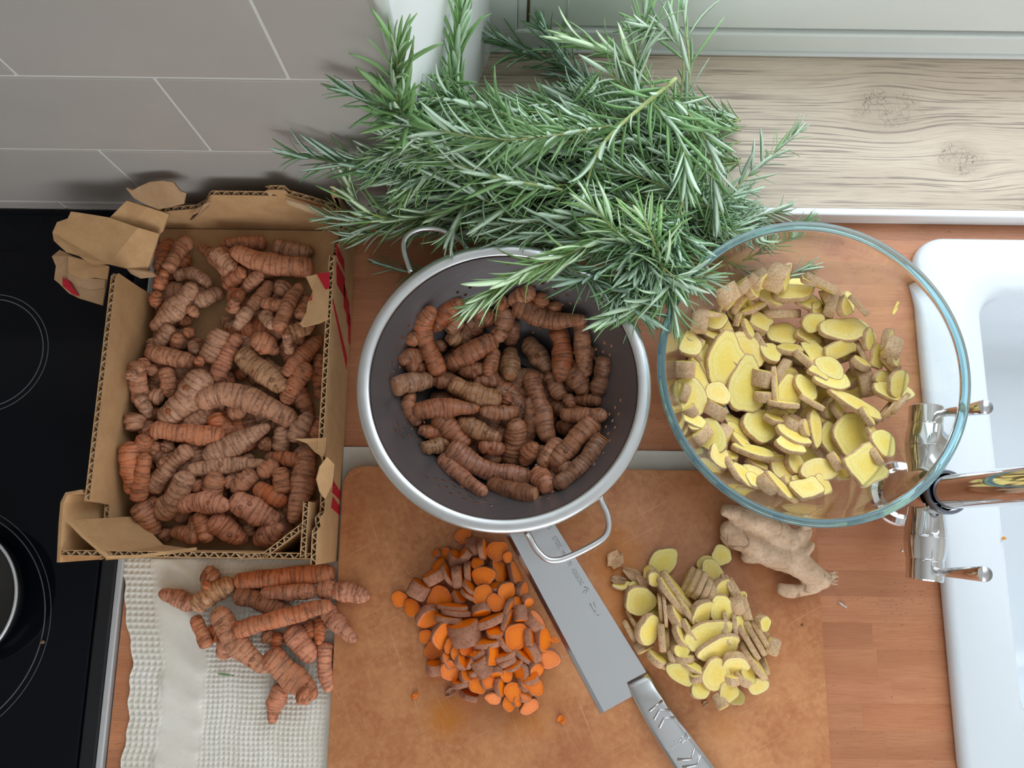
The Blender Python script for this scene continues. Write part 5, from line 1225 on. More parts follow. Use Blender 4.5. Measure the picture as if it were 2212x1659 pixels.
for (u, v, lx, ly, rot, lab) in ((1328, 1208, 18, 17, 60, 'pointed brown ginger peel lying alone beside the colander handle'), (1368, 1242, 26, 11, -30, 'curled pale ginger peel at back of the ginger heap'), (1335, 1252, 16, 8, -8, 'dark brown ginger peel scrap nearest the knife'), (1388, 1256, 16, 9, -40, 'small twisted ginger peel behind the small ginger disc'), (1523, 1520, 6, 5, 40, 'tiny ginger crumb in front of the ginger heap')):
    o = shard('ginger_peel', hf_brd, u, v, lx, ly, rot, rng, M_GPEEL, color=(0.62, 0.55, 0.5, 1) if 'dark' in lab else (0.95, 0.85, 0.8, 1)); tag(o, lab, 'ginger peel')

# ginger in the glass bowl
hf_gin = HF(GXc - 0.13, GXc + 0.13, GYc - 0.13, GYc + 0.13, lambda X, Y: bowl_z(np.hypot(X - GXc, Y - GYc)))
hf_gin.rmax = (GXc, GYc, 0.100); hf_gin.cap = lambda x, y, f: max(0.050 + 0.022 * f, float(bowl_z(math.hypot(x - GXc, y - GYc))) + 0.007 + 0.004 * f)
rng = random.Random(77)
for k in range(64):
    a, r_ = rng.uniform(0, 6.3), (200 * math.sqrt(rng.random()) if k % 2 else rng.uniform(0, 90)); u, v = 1685 + r_ * math.cos(a), 850 + r_ * math.sin(a) * 1.05
    hf_gin.f = rng.uniform(-1.0, -0.1)
    o, z = slice_piece('ginger_slice', hf_gin, u, v, rng.uniform(22, 38), rng.uniform(20, 30), rng.uniform(12, 22), rng.uniform(0, 360), rng.choice([80, 60, 40, 25]), rng, M_GFLESH, M_GPEEL, soft=80)
    o['category'] = 'ginger slice'; o['group'] = 'ginger buried in the bowl'; o['label'] = 'ginger slice mostly buried under others in the glass bowl'; FILLERS.append((o, 'half-buried ginger slice at ' + place_words(u, v, (1440, 560, 1980, 1100)) + ' of glass bowl', u, v))
Wd = [(180, 1030, 70, 56, 110, 90, 20), (150, 1205, 56, 40, 60, 160, 14), (180, 1345, 52, 46, 70, 120, 20), (300, 690, 76, 62, 110, -10, 10), (205, 790, 40, 40, 30, 60, 60), (350, 640, 90, 40, 30, 80, 30), (470, 480, 70, 64, 120, 120, 16), (590, 410, 60, 50, 70, 140, 20), (690, 345, 64, 60, 90, -30, 20), (795, 300, 56, 46, 60, 20, 40), (740, 400, 70, 60, 80, -60, 30), (850, 385, 92, 78, 130, -30, 14), (905, 400, 90, 60, 40, -20, 30), (1150, 470, 120, 60, 50, 60, 20), (1090, 410, 70, 40, 34, 80, 50), (1420, 595, 80, 50, 40, 40, 30),
 (570, 560, 92, 50, 44, -40, 14), (620, 590, 90, 50, 44, -40, 18), (500, 592, 80, 30, 30, -30, 12), (600, 690, 70, 52, 40, -20, 30, {'shape': 'h'}), (800, 540, 100, 70, 36, 60, 70), (690, 480, 78, 60, 60, 0, 56), (965, 515, 132, 86, 46, 100, 66), (1060, 590, 80, 58, 36, 80, 70), (1110, 650, 60, 46, 40, 0, 60), (710, 625, 90, 30, 30, 118, 44), (870, 670, 116, 66, 60, 92, 14), (1210, 610, 80, 60, 70, -20, 12), (1310, 605, 82, 62, 52, -10, 60), (1180, 560, 60, 46, 50, 20, 20),
 (430, 790, 76, 66, 34, 60, 70), (500, 760, 70, 56, 34, 40, 66), (430, 708, 84, 72, 42, 90, 78), (740, 725, 80, 68, 44, 60, 66, {'shape': 's'}), (660, 770, 60, 40, 36, 20, 50), (890, 810, 92, 82, 40, 90, 74), (1090, 724, 76, 56, 46, -80, 62), (1300, 775, 146, 82, 40, 90, 76), (1060, 830, 90, 60, 36, 50, 66, {'shape': 's'}), (740, 850, 56, 46, 50, 30, 24), (210, 850, 84, 78, 46, 60, 78), (300, 890, 70, 60, 90, -40, 20), (320, 940, 60, 40, 30, 30, 20),
 (1600, 845, 72, 52, 50, -20, 46), (1640, 890, 78, 66, 100, -20, 12), (1705, 912, 80, 56, 46, -14, 48), (1465, 842, 76, 50, 40, -10, 62), (1420, 940, 90, 40, 36, 20, 20), (1525, 950, 90, 58, 30, -20, 66, {'shape': 's'}), (1610, 1000, 60, 50, 70, 40, 20), (1270, 900, 112, 62, 30, -60, 64, {'shape': 's'}), (1110, 935, 60, 118, 34, 110, 66, {'shape': 's'}), (810, 930, 74, 60, 40, 60, 68), (940, 905, 84, 56, 36, 88, 40), (1060, 990, 90, 50, 50, 50, 30),
 (640, 920, 112, 122, 34, 0, 76), (420, 1020, 146, 84, 34, 20, 66), (510, 1000, 148, 124, 36, -40, 70, {'drop': 0.7}), (320, 1080, 112, 72, 36, 20, 62), (265, 1215, 134, 106, 46, 28, 78), (360, 1240, 90, 60, 40, 40, 60), (460, 1200, 80, 70, 36, 80, 74), (650, 1170, 156, 120, 36, -12, 76, {'drop': 0.2}), (760, 1100, 70, 60, 110, 80, 20), (780, 1220, 60, 46, 70, 90, 20),
 (1200, 1030, 92, 72, 34, 70, 72), (1130, 1060, 74, 44, 34, 60, 60, {'shape': 's'}), (1220, 1110, 112, 66, 34, 76, 68), (930, 1190, 110, 88, 44, -10, 74), (842, 1160, 124, 36, 30, 0, 30), (1042, 1164, 84, 62, 40, 30, 76), (1410, 1000, 60, 54, 50, 60, 40), (1440, 1120, 84, 64, 90, 10, 16), (1535, 1132, 86, 66, 40, -30, 60, {'shape': 'h'}), (1660, 1130, 90, 70, 30, -40, 66), (1630, 1190, 136, 60, 40, 82, 70),
 (1560, 1330, 84, 50, 30, -42, 14), (1600, 1310, 84, 50, 30, -42, 14), (1640, 1290, 84, 50, 30, -42, 14), (1680, 1270, 78, 48, 30, -42, 14), (1380, 1275, 160, 50, 36, 62, 60), (1190, 1300, 72, 44, 50, -4, 56), (1260, 1310, 60, 50, 40, 30, 50), (1090, 1260, 80, 50, 36, 60, 24), (900, 1270, 100, 40, 34, 84, 20), (440, 1310, 70, 60, 90, 60, 18), (300, 1380, 90, 46, 34, 70, 60), (250, 1440, 56, 40, 34, 90, 60), (270, 1520, 70, 56, 80, 130, 18),
 (1210, 1500, 112, 70, 36, 10, 72), (1350, 1470, 134, 120, 36, 0, 82), (1560, 1530, 96, 82, 34, 30, 66), (1500, 1480, 80, 50, 30, 30, 50), (740, 1412, 112, 104, 50, 40, 74), (560, 1400, 64, 50, 50, 50, 60), (580, 1470, 80, 60, 44, 40, 56), (620, 1530, 80, 50, 40, 50, 40), (480, 1510, 90, 70, 90, -30, 20), (400, 1470, 102, 86, 44, 150, 76, {'drop': 1.2}), (955, 1410, 80, 60, 80, 60, 20), (1036, 1430, 56, 40, 40, 10, 40), (1102, 1430, 122, 46, 38, 4, 62), (960, 1480, 104, 60, 36, 66, 50), (940, 1545, 96, 54, 34, 68, 54), (700, 1585, 136, 50, 40, 76, 40), (830, 1370, 60, 40, 40, 70, 40), (1450, 1350, 60, 50, 40, 30, 40)]
W2 = [(380, 600, 70, 60, 60, 40, 66), (465, 568, 56, 34, 46, 90, 50), (500, 650, 70, 54, 34, 30, 24), (550, 690, 74, 54, 30, 40, 50), (620, 690, 92, 62, 34, 70, 70), (590, 775, 46, 40, 30, 60, 60), (700, 560, 90, 40, 36, 80, 44), (690, 740, 60, 46, 70, 40, 20), (800, 640, 96, 66, 40, 60, 70), (640, 610, 60, 40, 40, 60, 40), (860, 600, 62, 52, 40, 30, 66), (780, 770, 108, 40, 36, 42, 44), (820, 720, 46, 40, 40, 30, 40), (890, 720, 50, 40, 40, 60, 60), (1120, 650, 66, 50, 36, 60, 66), (1020, 735, 60, 50, 36, 40, 68), (1000, 645, 98, 64, 40, 86, 72), (940, 800, 82, 66, 60, 110, 58, {'shape': 's'}), (1100, 590, 50, 40, 50, 30, 30), (1430, 640, 50, 40, 40, 30, 30), (1280, 620, 122, 108, 36, 30, 78, {'shape': 's'})]
bb = (1440, 560, 1980, 1100); ww = lambda w: 'at ' + w + ' of glass bowl'
items = run_slices(Wd, (1400, 460, 3.072), hf_gin, 'ginger_slice', 'ginger', M_GFLESH, M_GPEEL, 'ginger slices in the glass bowl', 'ginger slice', ww, bb, 63, soft=78, grow=1.10)
items += run_slices(W2, (1400, 780, 2.724), hf_gin, 'ginger_slice', 'ginger', M_GFLESH, M_GPEEL, 'ginger slices in the glass bowl', 'ginger slice', ww, bb, 64, soft=78, grow=1.10)
finish_labels(items)
o = shard('ginger_scrap', hf_gin, 1936, 666, 17, 3.5, 66, rng, M_GFLESH); tag(o, 'thin yellow ginger sliver stuck on the bowl wall near the sink', 'scrap')

# whole ginger root
def blob_root(chains, z0, voxel):
    b = MB()
    for ch in chains:
        q = []
        for u, v, r_, z in ch:
            s = 1 / ppm(z); p = P(u, v, z); q.append((p, r_ * s))
        pts = catmull([np.append(p, r_) for p, r_ in q], 26)
        ax = [p[:3] for p in pts]; rr = [p[3] for p in pts]
        d0 = ax[0] - ax[1]; d0 /= np.linalg.norm(d0); d1 = ax[-1] - ax[-2]; d1 /= np.linalg.norm(d1)
        A0 = [ax[0] + d0 * rr[0] * k for k in (0.75, 0.5, 0.25)]; A1 = [ax[-1] + d1 * rr[-1] * k for k in (0.25, 0.5, 0.75)]
        ax = A0 + ax + A1; rr = [rr[0] * 0.45, rr[0] * 0.78, rr[0] * 0.95] + rr + [rr[-1] * 0.95, rr[-1] * 0.78, rr[-1] * 0.45]
        b.tube(ax, rr, 18)
    return b
def Gz(x, y): return 1280 + x / 3.457, 1080 + y / 3.457
def ch(*pts): return [(*Gz(x, y), r / 3.457, z) for x, y, r, z in pts]
b = blob_root([ch((1010, 80, 50, .038), (1160, 130, 78, .040), (1340, 200, 92, .040), (1480, 320, 96, .036)), ch((1020, 210, 60, .030), (1130, 290, 78, .032), (1270, 380, 88, .032), (1420, 430, 98, .034)),
               ch((1330, 330, 70, .030), (1480, 430, 110, .034), (1620, 530, 92, .034), (1740, 600, 74, .034)), ch((1150, 430, 42, .026), (1220, 410, 60, .028), (1330, 390, 70, .028)), ch((1580, 420, 40, .038), (1640, 370, 30, .040), (1668, 330, 20, .040)),
               ch((1420, 660, 44, .028), (1500, 680, 54, .029), (1600, 670, 48, .029), (1690, 640, 54, .031)), ch((985, 275, 22, .028), (1040, 310, 42, .029), (1120, 340, 50, .030)), ch((1560, 250, 44, .036), (1500, 300, 60, .036)), ch((1600, 180, 40, .036), (1620, 240, 40, .034), (1560, 320, 50, .034))], 0, 0)
zmin = min(p[2] for p in b.v); oc = np.array([0.20, -0.37, BT])
b.v = [tuple(np.array(p) - oc - np.array([0, 0, zmin - BT - 0.0003])) for p in b.v]
root = b.build('ginger_root', None, None)
root.data.materials.clear()
t = NT('whole_ginger_skin'); v_ = t.coord(); n1 = t.noise(v_, 42, 4, 0.6); n2 = t.noise(v_, 330, 5, 0.65)
base = t.mix(t.ramp(n1, [(0.35, BW(0)), (0.68, BW(1))]), srgb(226, 194, 164), srgb(204, 168, 136))
base = t.mix(t.ramp(n2, [(0.48, BW(0)), (0.72, BW(0.6))]), base, srgb(176, 138, 108))
w_ = t.n('ShaderNodeTexVoronoi', feature='DISTANCE_TO_EDGE'); w_.inputs['Scale'].default_value = 42; t.link(t.coord(rot=(0.3, 0.2, 0.7), scale=(1.0, 0.55, 1.0)), w_.inputs['Vector'])
cr = t.ramp(w_.outputs['Distance'], [(0.0, BW(1)), (0.025, BW(0))]); cr = t.math('MULTIPLY', cr, t.ramp(n1, [(0.45, BW(0)), (0.6, BW(0.7))]))
base = t.mix(cr, base, srgb(108, 78, 58)); t.set(Base_Color=base, Roughness=0.6, Specular_IOR_Level=0.3)
t.bump(t.math('SUBTRACT', n2, t.math('MULTIPLY', cr, 0.8)), 0.4, 0.0012)
root.data.materials.append(t.mat)
root.location = tuple(oc)
rm = root.modifiers.new('merge', 'REMESH'); rm.mode = 'VOXEL'; rm.voxel_size = 0.0014; rm.use_smooth_shade = True
sm = root.modifiers.new('soften', 'SMOOTH'); sm.factor = 0.6; sm.iterations = 7
tx = bpy.data.textures.new('root_lumps', 'CLOUDS'); tx.noise_scale = 0.018; dm = root.modifiers.new('lumps', 'DISPLACE'); dm.texture = tx; dm.strength = 0.004; dm.mid_level = 0.5
tag(root, 'whole knobbly ginger root with tan skin at the board edge', 'ginger root')
b = MB(); rng = random.Random(3)
for k in range(26):
    p0 = P(*Gz(1775 + rng.uniform(-8, 8), 585 + rng.uniform(-42, 42)), 0.028 + rng.uniform(-.006, .006)) - oc
    d_ = np.array([rng.uniform(0.6, 1.2), rng.uniform(-0.7, 0.5), rng.uniform(-0.3, 0.5)]) * 0.0055
    b.tube([p0, p0 + d_ * 0.5 + np.array([0, 0, 0.0006]), p0 + d_], [0.00035, 0.0003, 0.00015], 5)
f_ = b.build('root_fibres', plain('dry_fibre', srgb(226, 206, 176), 0.8), root); f_['kind'] = 'stuff'
# ------------------------------------------------------------------ rosemary
def mat_leaf(name, c1, c2, rough):
    t = NT(name); oi = t.objinfo(); v = t.coord(); n = t.noise(v, 300, 3)
    base = t.mix(t.ramp(n, [(0.35, BW(0)), (0.7, BW(1))]), c1, c2); base = t.mix(1.0, base, oi.outputs['Color'], 'MULTIPLY')
    t.set(Base_Color=base, Roughness=rough, Specular_IOR_Level=0.5); t.bump(t.noise(v, 900, 2), 0.15, 0.0004)
    return t.mat
M_LTOP = mat_leaf('rosemary_leaf_top', srgb(140, 174, 116), srgb(112, 152, 98), 0.36)
M_LBOT = mat_leaf('rosemary_leaf_underside', srgb(206, 226, 200), srgb(188, 210, 186), 0.55)
M_STEM = mat_leaf('rosemary_stem', srgb(170, 178, 118), srgb(146, 150, 98), 0.6)
def leaf_arrays(bend, wid, seg=6):
    V = []; F = []; mi = []
    for i in range(seg + 1):
        t = i / seg; w = wid * (0.45 + 0.55 * min(1, t / 0.25)) * math.sqrt(max(1 - max(0, (t - 0.42) / 0.585) ** 1.9, 0.0)) if t > 0 else wid * 0.30
        w = max(w, 0.012)
        a = bend * t; x = (math.sin(a) / bend if abs(bend) > 1e-3 else t); z = -((1 - math.cos(a)) / bend if abs(bend) > 1e-3 else 0)
        nx_, nz = math.sin(a), math.cos(a)
        V += [(x - nx_ * 0.22 * w, -w, z - nz * 0.22 * w), (x + nx_ * 0.30 * w, -w * 0.35, z + nz * 0.30 * w), (x + nx_ * 0.30 * w, w * 0.35, z + nz * 0.30 * w), (x - nx_ * 0.22 * w, w, z - nz * 0.22 * w)]
    for i in range(seg):
        b_ = i * 4
        for k in range(3): F.append((b_ + k, b_ + 4 + k, b_ + 5 + k, b_ + k + 1)); mi.append(0)
        F.append((b_ + 3, b_ + 7, b_ + 4, b_)); mi.append(1)
    F.append((0, 1, 2, 3)); mi.append(1); F.append(tuple(seg * 4 + k for k in (3, 2, 1, 0))); mi.append(0)
    return np.array(V), F, mi
LEAF = []
for bend, wid in ((-0.35, 0.050), (0.05, 0.049), (0.35, 0.054), (0.7, 0.048), (1.1, 0.052)):
    V, F, mi = leaf_arrays(bend, wid); me = new_mesh('leaf', V, F, [M_LTOP, M_LBOT], True, mi); LEAF.append((V, F, mi, me))
UPV = np.array([0, 0, 1.0])
def clear_wall(u, v, z):
    """a point on the sight line, lifted so that it stays in front of the wall and inside the recess"""
    p = P(u, v, z)
    for _ in range(60):
        lim = -0.020 if p[0] < -0.080 else min(0.160, (p[0] + 0.080) * 3.1 - 0.020)
        if p[1] <= lim: break
        z += 0.003; p = P(u, v, z)
    return p
def sprig(ctrl, label, seed, leaf_len=0.031, step=0.0050, loose=True, tint=(1, 1, 1), spread=(16, 42), stem_r=0.0011, bare=0.0, grav=0.25, bends=(0, 1, 1, 2, 2, 3), group='rosemary sprigs', tuft=6):
    rng = random.Random(seed); leaf_len *= 1.28
    pts = np.array([clear_wall(*c_) for c_ in ctrl]); n = 30; ax = np.array(catmull(pts, n))
    ln = np.concatenate([[0], np.cumsum(np.linalg.norm(np.diff(ax, axis=0), axis=1))]); L_ = ln[-1]
    o0 = ax[0].copy(); root_ = empty('rosemary_sprig', o0); tag(root_, label, 'rosemary', group)
    b = MB(); b.tube([p - o0 for p in ax], list(np.linspace(stem_r, stem_r * 0.55, n)), 8); st = b.build('stem', M_STEM, root_, color=(*tint, 1))
    T = np.gradient(ax, axis=0); T /= np.linalg.norm(T, axis=1)[:, None]
    q = bare * L_ + 0.002; az = rng.uniform(0, 6.3); JV, JF, JM = [], [], []
    nodes = []
    while q < L_: nodes.append(q); q += step * rng.uniform(0.75, 1.25)
    nodes += [L_ - 0.0006 * k for k in range(tuft // 2)]
    for q in nodes:
        i = min(int(np.searchsorted(ln, q)), n - 1); i = max(i, 1); f = (q - ln[i - 1]) / max(ln[i] - ln[i - 1], 1e-9); p = ax[i - 1] + (ax[i] - ax[i - 1]) * min(f, 1); t_ = T[i]
        N = np.cross(t_, UPV); N = N / (np.linalg.norm(N) + 1e-9) if np.linalg.norm(N) > 1e-3 else np.array([1.0, 0, 0]); B = np.cross(t_, N)
        az += math.pi / 2 + rng.uniform(-0.35, 0.35); tipness = q / L_
        for sd_ in (0, math.pi):
            if rng.random() < 0.06: continue
            a = az + sd_ + rng.uniform(-0.3, 0.3); al = math.radians(rng.uniform(*spread)) * (1.0 - 0.55 * max(0, tipness - 0.75) * 4 * 0.8)
            rd = math.cos(a) * N + math.sin(a) * B; d_ = math.cos(al) * t_ + math.sin(al) * rd; d_ = d_ - UPV * grav * rng.uniform(0, 0.5) * (1 - tipness * 0.5); d_ /= np.linalg.norm(d_)
            up_ = t_ - d_ * (t_ @ d_); up_ = up_ if np.linalg.norm(up_) > 0.05 else rd * -1; up_ = up_ / np.linalg.norm(up_)
            tw = rng.uniform(-0.6, 0.6); sdv = np.cross(up_, d_); up_ = math.cos(tw) * up_ + math.sin(tw) * sdv; up_ -= d_ * (up_ @ d_); up_ /= np.linalg.norm(up_); sdv = np.cross(up_, d_)
            ll = leaf_len * rng.uniform(0.72, 1.12) * (0.75 + 0.25 * min(1, tipness / 0.3)) * (1 - 0.35 * max(0, (tipness - 0.85) / 0.15))
            kb = rng.choice(bends); lw = rng.uniform(0.85, 1.25)
            R = np.stack([d_ * ll, sdv * ll * lw, up_ * ll * lw], 1); pos = p - o0 + rd * stem_r * 0.6
            if loose:
                c_ = link('leaf', LEAF[kb][3], root_); mm = Matrix.Identity(4)
                for r_ in range(3):
                    for k in range(3): mm[r_][k] = R[r_, k]
                    mm[r_][3] = pos[r_]
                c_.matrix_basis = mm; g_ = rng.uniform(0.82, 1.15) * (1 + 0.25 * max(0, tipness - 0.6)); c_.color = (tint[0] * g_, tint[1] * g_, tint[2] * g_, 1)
            else:
                b_ = sum(len(x) for x in JV); JV.append(LEAF[kb][0] @ R.T + pos); JF += [tuple(k + b_ for k in f_) for f_ in LEAF[kb][1]]; JM += LEAF[kb][2]
    if not loose:
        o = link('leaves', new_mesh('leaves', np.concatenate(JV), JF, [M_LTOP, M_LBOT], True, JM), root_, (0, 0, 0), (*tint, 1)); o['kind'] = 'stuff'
    return root_
LT, DK, MD = (1.20, 1.22, 1.02), (0.66, 0.76, 0.76), (0.90, 0.96, 0.94)  # DK and MD put the shade on some sprigs into their leaf colour
# sprigs that can be told apart, back to front
SPR = [
 ([(1010, 385, .085), (860, 372, .075), (650, 338, .060)], 'dark rosemary sprig reaching furthest left across the tiles', dict(tint=DK)),
 ([(960, 300, .10), (850, 240, .10), (750, 200, .095)], 'short dark rosemary sprig pointing left at the tile joint', dict(tint=DK, leaf_len=.024)),
 ([(1030, 330, .10), (930, 320, .12), (862, 230, .15), (858, 110, .17)], 'rosemary sprig curling upward in front of the white bead', dict(leaf_len=.036, tint=(1, 1.04, .95), spread=(12, 38))),
 ([(1010, 260, .13), (985, 160, .16), (998, 20, .20)], 'upright rosemary tip standing against the white reveal', dict(leaf_len=.034, spread=(8, 22), tint=(1.0, 1.1, .95))),
 ([(1010, 235, .115), (990, 200, .14), (965, 165, .155)], 'stubby rosemary tip at foot of the upright one', dict(leaf_len=.022, spread=(18, 50))),
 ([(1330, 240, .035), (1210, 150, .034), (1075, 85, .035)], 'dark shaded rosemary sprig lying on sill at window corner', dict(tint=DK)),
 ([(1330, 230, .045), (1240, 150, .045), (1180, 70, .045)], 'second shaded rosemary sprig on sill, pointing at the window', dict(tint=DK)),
 ([(1380, 280, .10), (1372, 170, .12), (1395, 15, .15)], 'tall rosemary sprig reaching the top edge of the photo', dict(leaf_len=.033)),
 ([(1420, 200, .12), (1350, 130, .125), (1240, 85, .12)], 'bright rosemary sprig fanning left in front of window frame', dict(leaf_len=.034, tint=LT, spread=(10, 30))),
 ([(1470, 220, .10), (1475, 120, .125), (1440, 70, .135), (1400, 60, .14)], 'rosemary sprig with bare yellowish stem bending left near the window', dict(bare=.45, leaf_len=.034)),
 ([(1480, 230, .10), (1490, 150, .115), (1475, 20, .13)], 'rosemary sprig with few long leaves before the window frame', dict(step=.012, leaf_len=.036)),
 ([(1440, 260, .11), (1330, 170, .125), (1300, 150, .125), (1290, 190, .12)], 'rosemary tip drooping over at top of the heap', dict(leaf_len=.034, bends=(2, 3, 4), grav=.8)),
 ([(1520, 300, .08), (1230, 230, .105), (1050, 235, .11), (930, 210, .11)], 'long rosemary sprig along the back edge of the heap', dict(leaf_len=.026)),
 ([(1420, 320, .09), (1250, 260, .115), (1120, 240, .12), (1040, 250, .12)], 'silvery rosemary sprig near back of the heap', dict(leaf_len=.033, tint=(1.1, 1.15, 1.1))),
 ([(1460, 170, .125), (1350, 262, .14), (1290, 330, .14), (1262, 420, .13)], 'rosemary sprig with thick pale stem arching down the middle', dict(stem_r=.0021, step=.009, leaf_len=.036, tint=(1.1, 1.15, 1.1), bends=(2, 3), grav=1.2, spread=(25, 60))),
 ([(1430, 200, .12), (1500, 260, .125), (1535, 340, .12), (1545, 450, .10)], 'rosemary sprig hanging down the right flank of the heap', dict(grav=1.0, leaf_len=.034)),
 ([(1400, 210, .12), (1470, 300, .13), (1480, 400, .12)], 'drooping rosemary sprig beside the thick pale stem', dict(grav=1.2, leaf_len=.034, tint=(1.05, 1.1, 1.05))),
 ([(1400, 520, .06), (1540, 440, .075), (1640, 360, .080), (1715, 290, .085)], 'single rosemary sprig sticking out over the wooden sill', dict(leaf_len=.026, spread=(25, 60), bare=.35, step=.006)),
 ([(1350, 330, .10), (1180, 290, .13), (1040, 310, .135), (950, 345, .13), (880, 410, .12)], 'bright rosemary sprig sweeping left across the heap', dict(tint=LT, leaf_len=.034, spread=(12, 34))),
 ([(1330, 300, .11), (1170, 300, .13), (1030, 300, .13), (930, 330, .12)], 'rosemary sprig lying level across middle of the heap', dict(leaf_len=.034)),
 ([(1100, 420, .09), (920, 465, .09), (830, 470, .095), (775, 440, .105), (750, 385, .115)], 'bright rosemary tip curving up beside the box corner', dict(tint=LT, leaf_len=.030, spread=(12, 40))),
 ([(1040, 460, .08), (900, 478, .082), (790, 480, .082), (715, 470, .085)], 'rosemary sprig reaching over the back corner of the box', dict(leaf_len=.030)),
 ([(1030, 490, .065), (880, 495, .07), (760, 510, .07)], 'low rosemary sprig hanging beside the box corner', dict(leaf_len=.026, grav=.8)),
 ([(1280, 380, .10), (1080, 390, .12), (1010, 440, .12), (975, 500, .115)], 'rosemary sprig with leaves drooping above the colander handle', dict(grav=1.1, leaf_len=.034, bends=(2, 3))),
 ([(1350, 410, .10), (1200, 400, .125), (1120, 430, .13), (1060, 470, .125)], 'rosemary sprig pointing lower left near centre of the heap', dict(leaf_len=.034, tint=(1.05, 1.08, 1.0))),
 ([(1380, 450, .10), (1240, 470, .12), (1140, 480, .125), (1060, 490, .12)], 'rosemary sprig along the front edge above the colander', dict(leaf_len=.030)),
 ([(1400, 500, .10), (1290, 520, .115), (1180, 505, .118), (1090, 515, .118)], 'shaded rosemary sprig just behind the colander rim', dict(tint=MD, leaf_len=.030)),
 ([(1440, 480, .11), (1300, 520, .125), (1240, 545, .135), (1130, 590, .138), (1030, 655, .132)], 'bright rosemary sprig hanging over the colander turmeric', dict(tint=LT, leaf_len=.034, spread=(12, 34), tuft=8)),
 ([(1400, 560, .12), (1330, 500, .135), (1275, 440, .15)], 'rosemary tip with a pale stem rising at heap front', dict(leaf_len=.030, tint=(1.08, 1.12, .95), stem_r=.0016)),
 ([(1440, 610, .13), (1420, 540, .145), (1390, 470, .165)], 'rosemary tip with yellowish stem standing at the front right', dict(leaf_len=.034, tint=LT, stem_r=.0016, spread=(25, 60))),
 ([(1380, 520, .13), (1430, 575, .14), (1460, 600, .145)], 'leafy rosemary rosette above the gap between colander and bowl', dict(leaf_len=.026, spread=(40, 80))),
 ([(1370, 540, .125), (1440, 600, .135), (1520, 600, .14)], 'rosemary sprig reaching over the glass bowl rim', dict(leaf_len=.028, spread=(18, 45))),
 ([(1400, 520, .12), (1440, 610, .130), (1455, 670, .131)], 'rosemary sprig pointing straight down between colander and bowl', dict(leaf_len=.030)),
 ([(1470, 590, .13), (1420, 640, .134), (1330, 682, .130)], 'rosemary sprig pointing lower left over colander rim', dict(leaf_len=.032, tint=(1.05, 1.1, 1.0), spread=(10, 30))),
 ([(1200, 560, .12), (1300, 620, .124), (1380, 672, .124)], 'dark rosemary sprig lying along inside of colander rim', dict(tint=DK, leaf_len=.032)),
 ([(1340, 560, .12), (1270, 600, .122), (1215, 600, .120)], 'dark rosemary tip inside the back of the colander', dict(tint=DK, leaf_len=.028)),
 ([(960, 590, .004), (900, 590, .006), (830, 572, .007)], 'small loose rosemary sprig lying on worktop beside colander', dict(tint=DK, leaf_len=.022)),
 ([(1600, 560, .02), (1680, 520, .04), (1740, 480, .06)], 'thin rosemary sprig seen through the glass bowl', dict(tint=MD, leaf_len=.020)),
 ([(1560, 560, .012), (1660, 600, .010), (1745, 575, .008)], 'thin rosemary sprig lying on worktop behind the glass bowl', dict(tint=MD, leaf_len=.020)),
 ([(1520, 520, .05), (1590, 480, .06), (1690, 455, .055)], 'fine-leaved rosemary sprig by the white sill edge', dict(leaf_len=.020, step=.003)),
]
for k, (ctrl, lab, kw) in enumerate(SPR): sprig(ctrl, lab, 100 + k, **kw)
# the mass of the heap underneath
HB = (770, 180, 1440, 540)
def tipdir(su, sv, tu, tv):
    a = math.degrees(math.atan2(-(tv - sv), tu - su)) % 360
    return 'pointing ' + ('right', 'up right', 'up', 'up left', 'left', 'down left', 'down', 'down right')[int((a + 22.5) // 45) % 8]
rng = random.Random(404)
def mound(u, v): return 0.026 + 0.110 * math.exp(-((u - 1170) / 420) ** 2 - ((v - 340) / 180) ** 2)
for k in range(104):
    tu, tv = rng.uniform(770, 1420), rng.uniform(190, 540)
    if ((tu - 1150) / 400) ** 2 + ((tv - 355) / 190) ** 2 > 1: continue
    su, sv = tu + rng.uniform(220, 420), tv + rng.uniform(-60, 130)
    su, sv = min(su, 1600), min(max(sv, 260), 520)
    if tv < 330 and tu < 850: continue
    f = rng.uniform(0.35, 0.98); zt = max(mound(tu, tv) * f, 0.028); zm = max(mound((tu + su) / 2, (tv + sv) / 2) * f, 0.03); zs = max(mound(su, sv) * f, 0.030)
    zt = float(clear_wall(tu, tv, zt)[2]); zm = max(zm, zt * 0.9); zs = max(zs, zt * 0.7)
    g = rng.uniform(0.75, 1.08)
    o = sprig([(su, sv, zs), ((tu + su) / 2 + rng.uniform(-20, 20), (tv + sv) / 2 + rng.uniform(-30, 30), zm), (tu, tv, zt)], 'leafy rosemary sprig tangled deep in the heaped bunch', 500 + k, loose=False, tint=(g, g * 1.02, g), leaf_len=rng.uniform(.026, .034), group='rosemary tangled in the heap'); FILLERS.append((o, 'half-hidden rosemary sprig ' + tipdir(su, sv, tu, tv) + ' at ' + place_words(tu, tv, HB) + ' of heap', tu, tv))
for k in range(20):
    tu, tv = rng.uniform(1320, 1500), rng.uniform(520, 655); su, sv = rng.uniform(1380, 1480), rng.uniform(430, 520)
    o = sprig([(su, sv, .115), ((tu + su) / 2, (tv + sv) / 2, .128), (tu, tv, .128)], 'leafy rosemary sprig in the clump between colander and bowl', 700 + k, loose=False, tint=(.85, .92, .9), leaf_len=.028, group='rosemary between colander and bowl'); FILLERS.append((o, 'leafy rosemary sprig ' + tipdir(su, sv, tu, tv) + ' between colander and bowl', tu, tv))
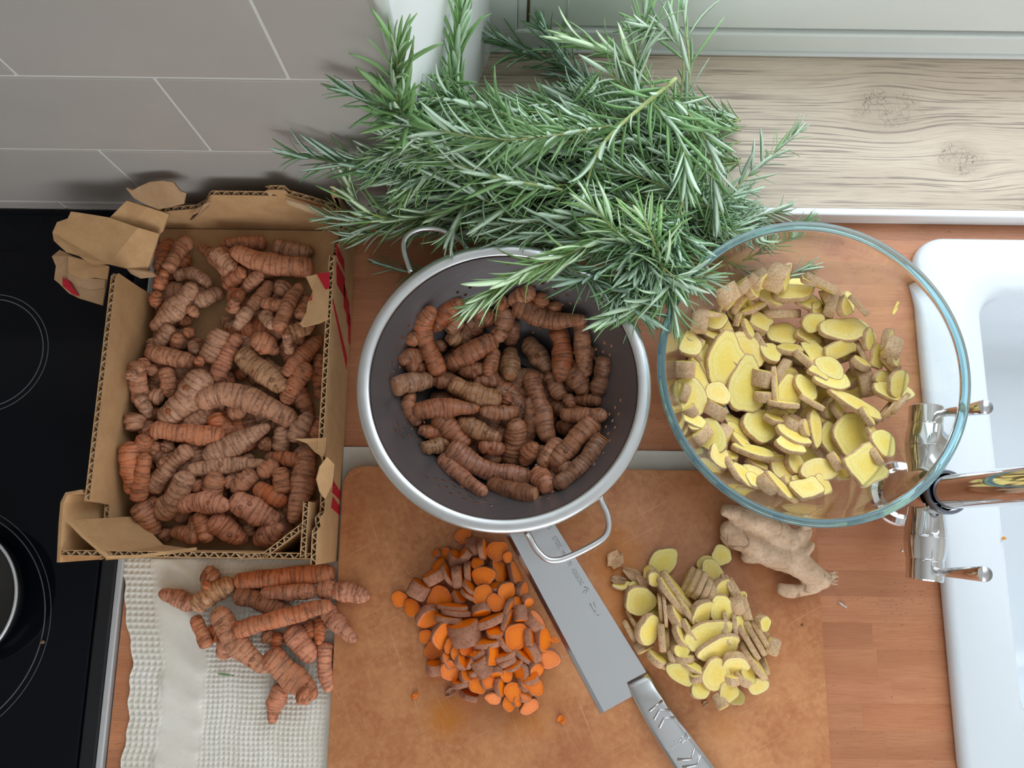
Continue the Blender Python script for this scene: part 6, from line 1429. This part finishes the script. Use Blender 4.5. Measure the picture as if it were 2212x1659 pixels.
for k in range(22):
    tu, tv = rng.uniform(1520, 1690), rng.uniform(330, 520); su, sv = rng.uniform(1440, 1560), rng.uniform(400, 520)
    if tv < 480 - (1690 - tu) * 1.0: continue
    zt = rng.uniform(.03, .07)
    o = sprig([(su, sv, .05), ((tu + su) / 2, (tv + sv) / 2, zt + .015), (tu, tv, zt)], 'fine rosemary sprig at the sill end of the heap', 800 + k, loose=False, tint=(.95, 1.02, .98), leaf_len=.020, step=.0034, group='fine rosemary at the sill end'); FILLERS.append((o, 'fine-leaved rosemary sprig ' + tipdir(su, sv, tu, tv) + ' at the sill end', tu, tv))


# ------------------------------------------------------------------ small loose bits
lf = link('rosemary_leaf', LEAF[2][3], None, tuple(P(470, 1455, 0.0042)), (0.8, 0.9, 0.85, 1)); lf.scale = (0.015,) * 3; lf.rotation_euler = (0, 0, -0.15)
tag(lf, 'single fallen rosemary leaf lying on the cream towel', 'leaf')
def crumb(name, u, v, z, r, col, label, sq=0.6, seed=1):
    bm_ = bmesh.new(); bmesh.ops.create_icosphere(bm_, subdivisions=2, radius=1.0); rg = random.Random(seed)
    for q in bm_.verts: q.co *= 1 + rg.uniform(-0.28, 0.28)
    me = bpy.data.meshes.new(name); bm_.to_mesh(me); bm_.free(); me.materials.append(plain(name, col, 0.7)); me.polygons.foreach_set('use_smooth', [True] * len(me.polygons))
    p = P(u, v, z); o = link(name, me, None, (p[0], p[1], z + r * sq * 0.8)); o.scale = (r, r * 0.8, r * sq); tag(o, label, 'crumb')
crumb('dirt_crumb', 93, 1386, 0.0047, 0.0022, srgb(120, 92, 72), 'brown dirt crumb on the hob near the pan', seed=2)
crumb('ginger_crumb', 2168, 1163, 0.0152, 0.0020, srgb(214, 150, 60), 'orange crumb on the sink rim below the tap spout', 0.4, 3)
crumb('white_crumb', 1948, 1190, 0.0, 0.0012, srgb(232, 224, 214), 'tiny white crumb on worktop near lower tap valve', 0.8, 4)
crumb('peel_crumb', 1733, 1350, BT, 0.0014, srgb(150, 96, 62), 'tiny brown crumb on board in front of ginger root', 0.6, 5)
o = shard('peel_sliver', HF(0.2, 0.4, -0.5, -0.3, 0.0), 1820, 1306, 9, 1.6, -35, random.Random(2), plain('pale_sliver', srgb(222, 214, 204), 0.7)); tag(o, 'thin pale peel sliver lying on worktop beside the board', 'scrap')
# which of the half-hidden pieces show between the others; each of those gets a label of its own
SHOW = '11010110110011010110111011111111010111111110100010010011111000001110001000001011001110110000101100000010011011000111010000101000011001101111111101011111011101100111101001100100000100111100010011011101101111111111001001010100110010011011111110100000001111111111111111111111111001111111011101'
finish_labels([[o, t, u] for k, (o, t, u, v) in enumerate(FILLERS) if k < len(SHOW) and SHOW[k] == '1'])
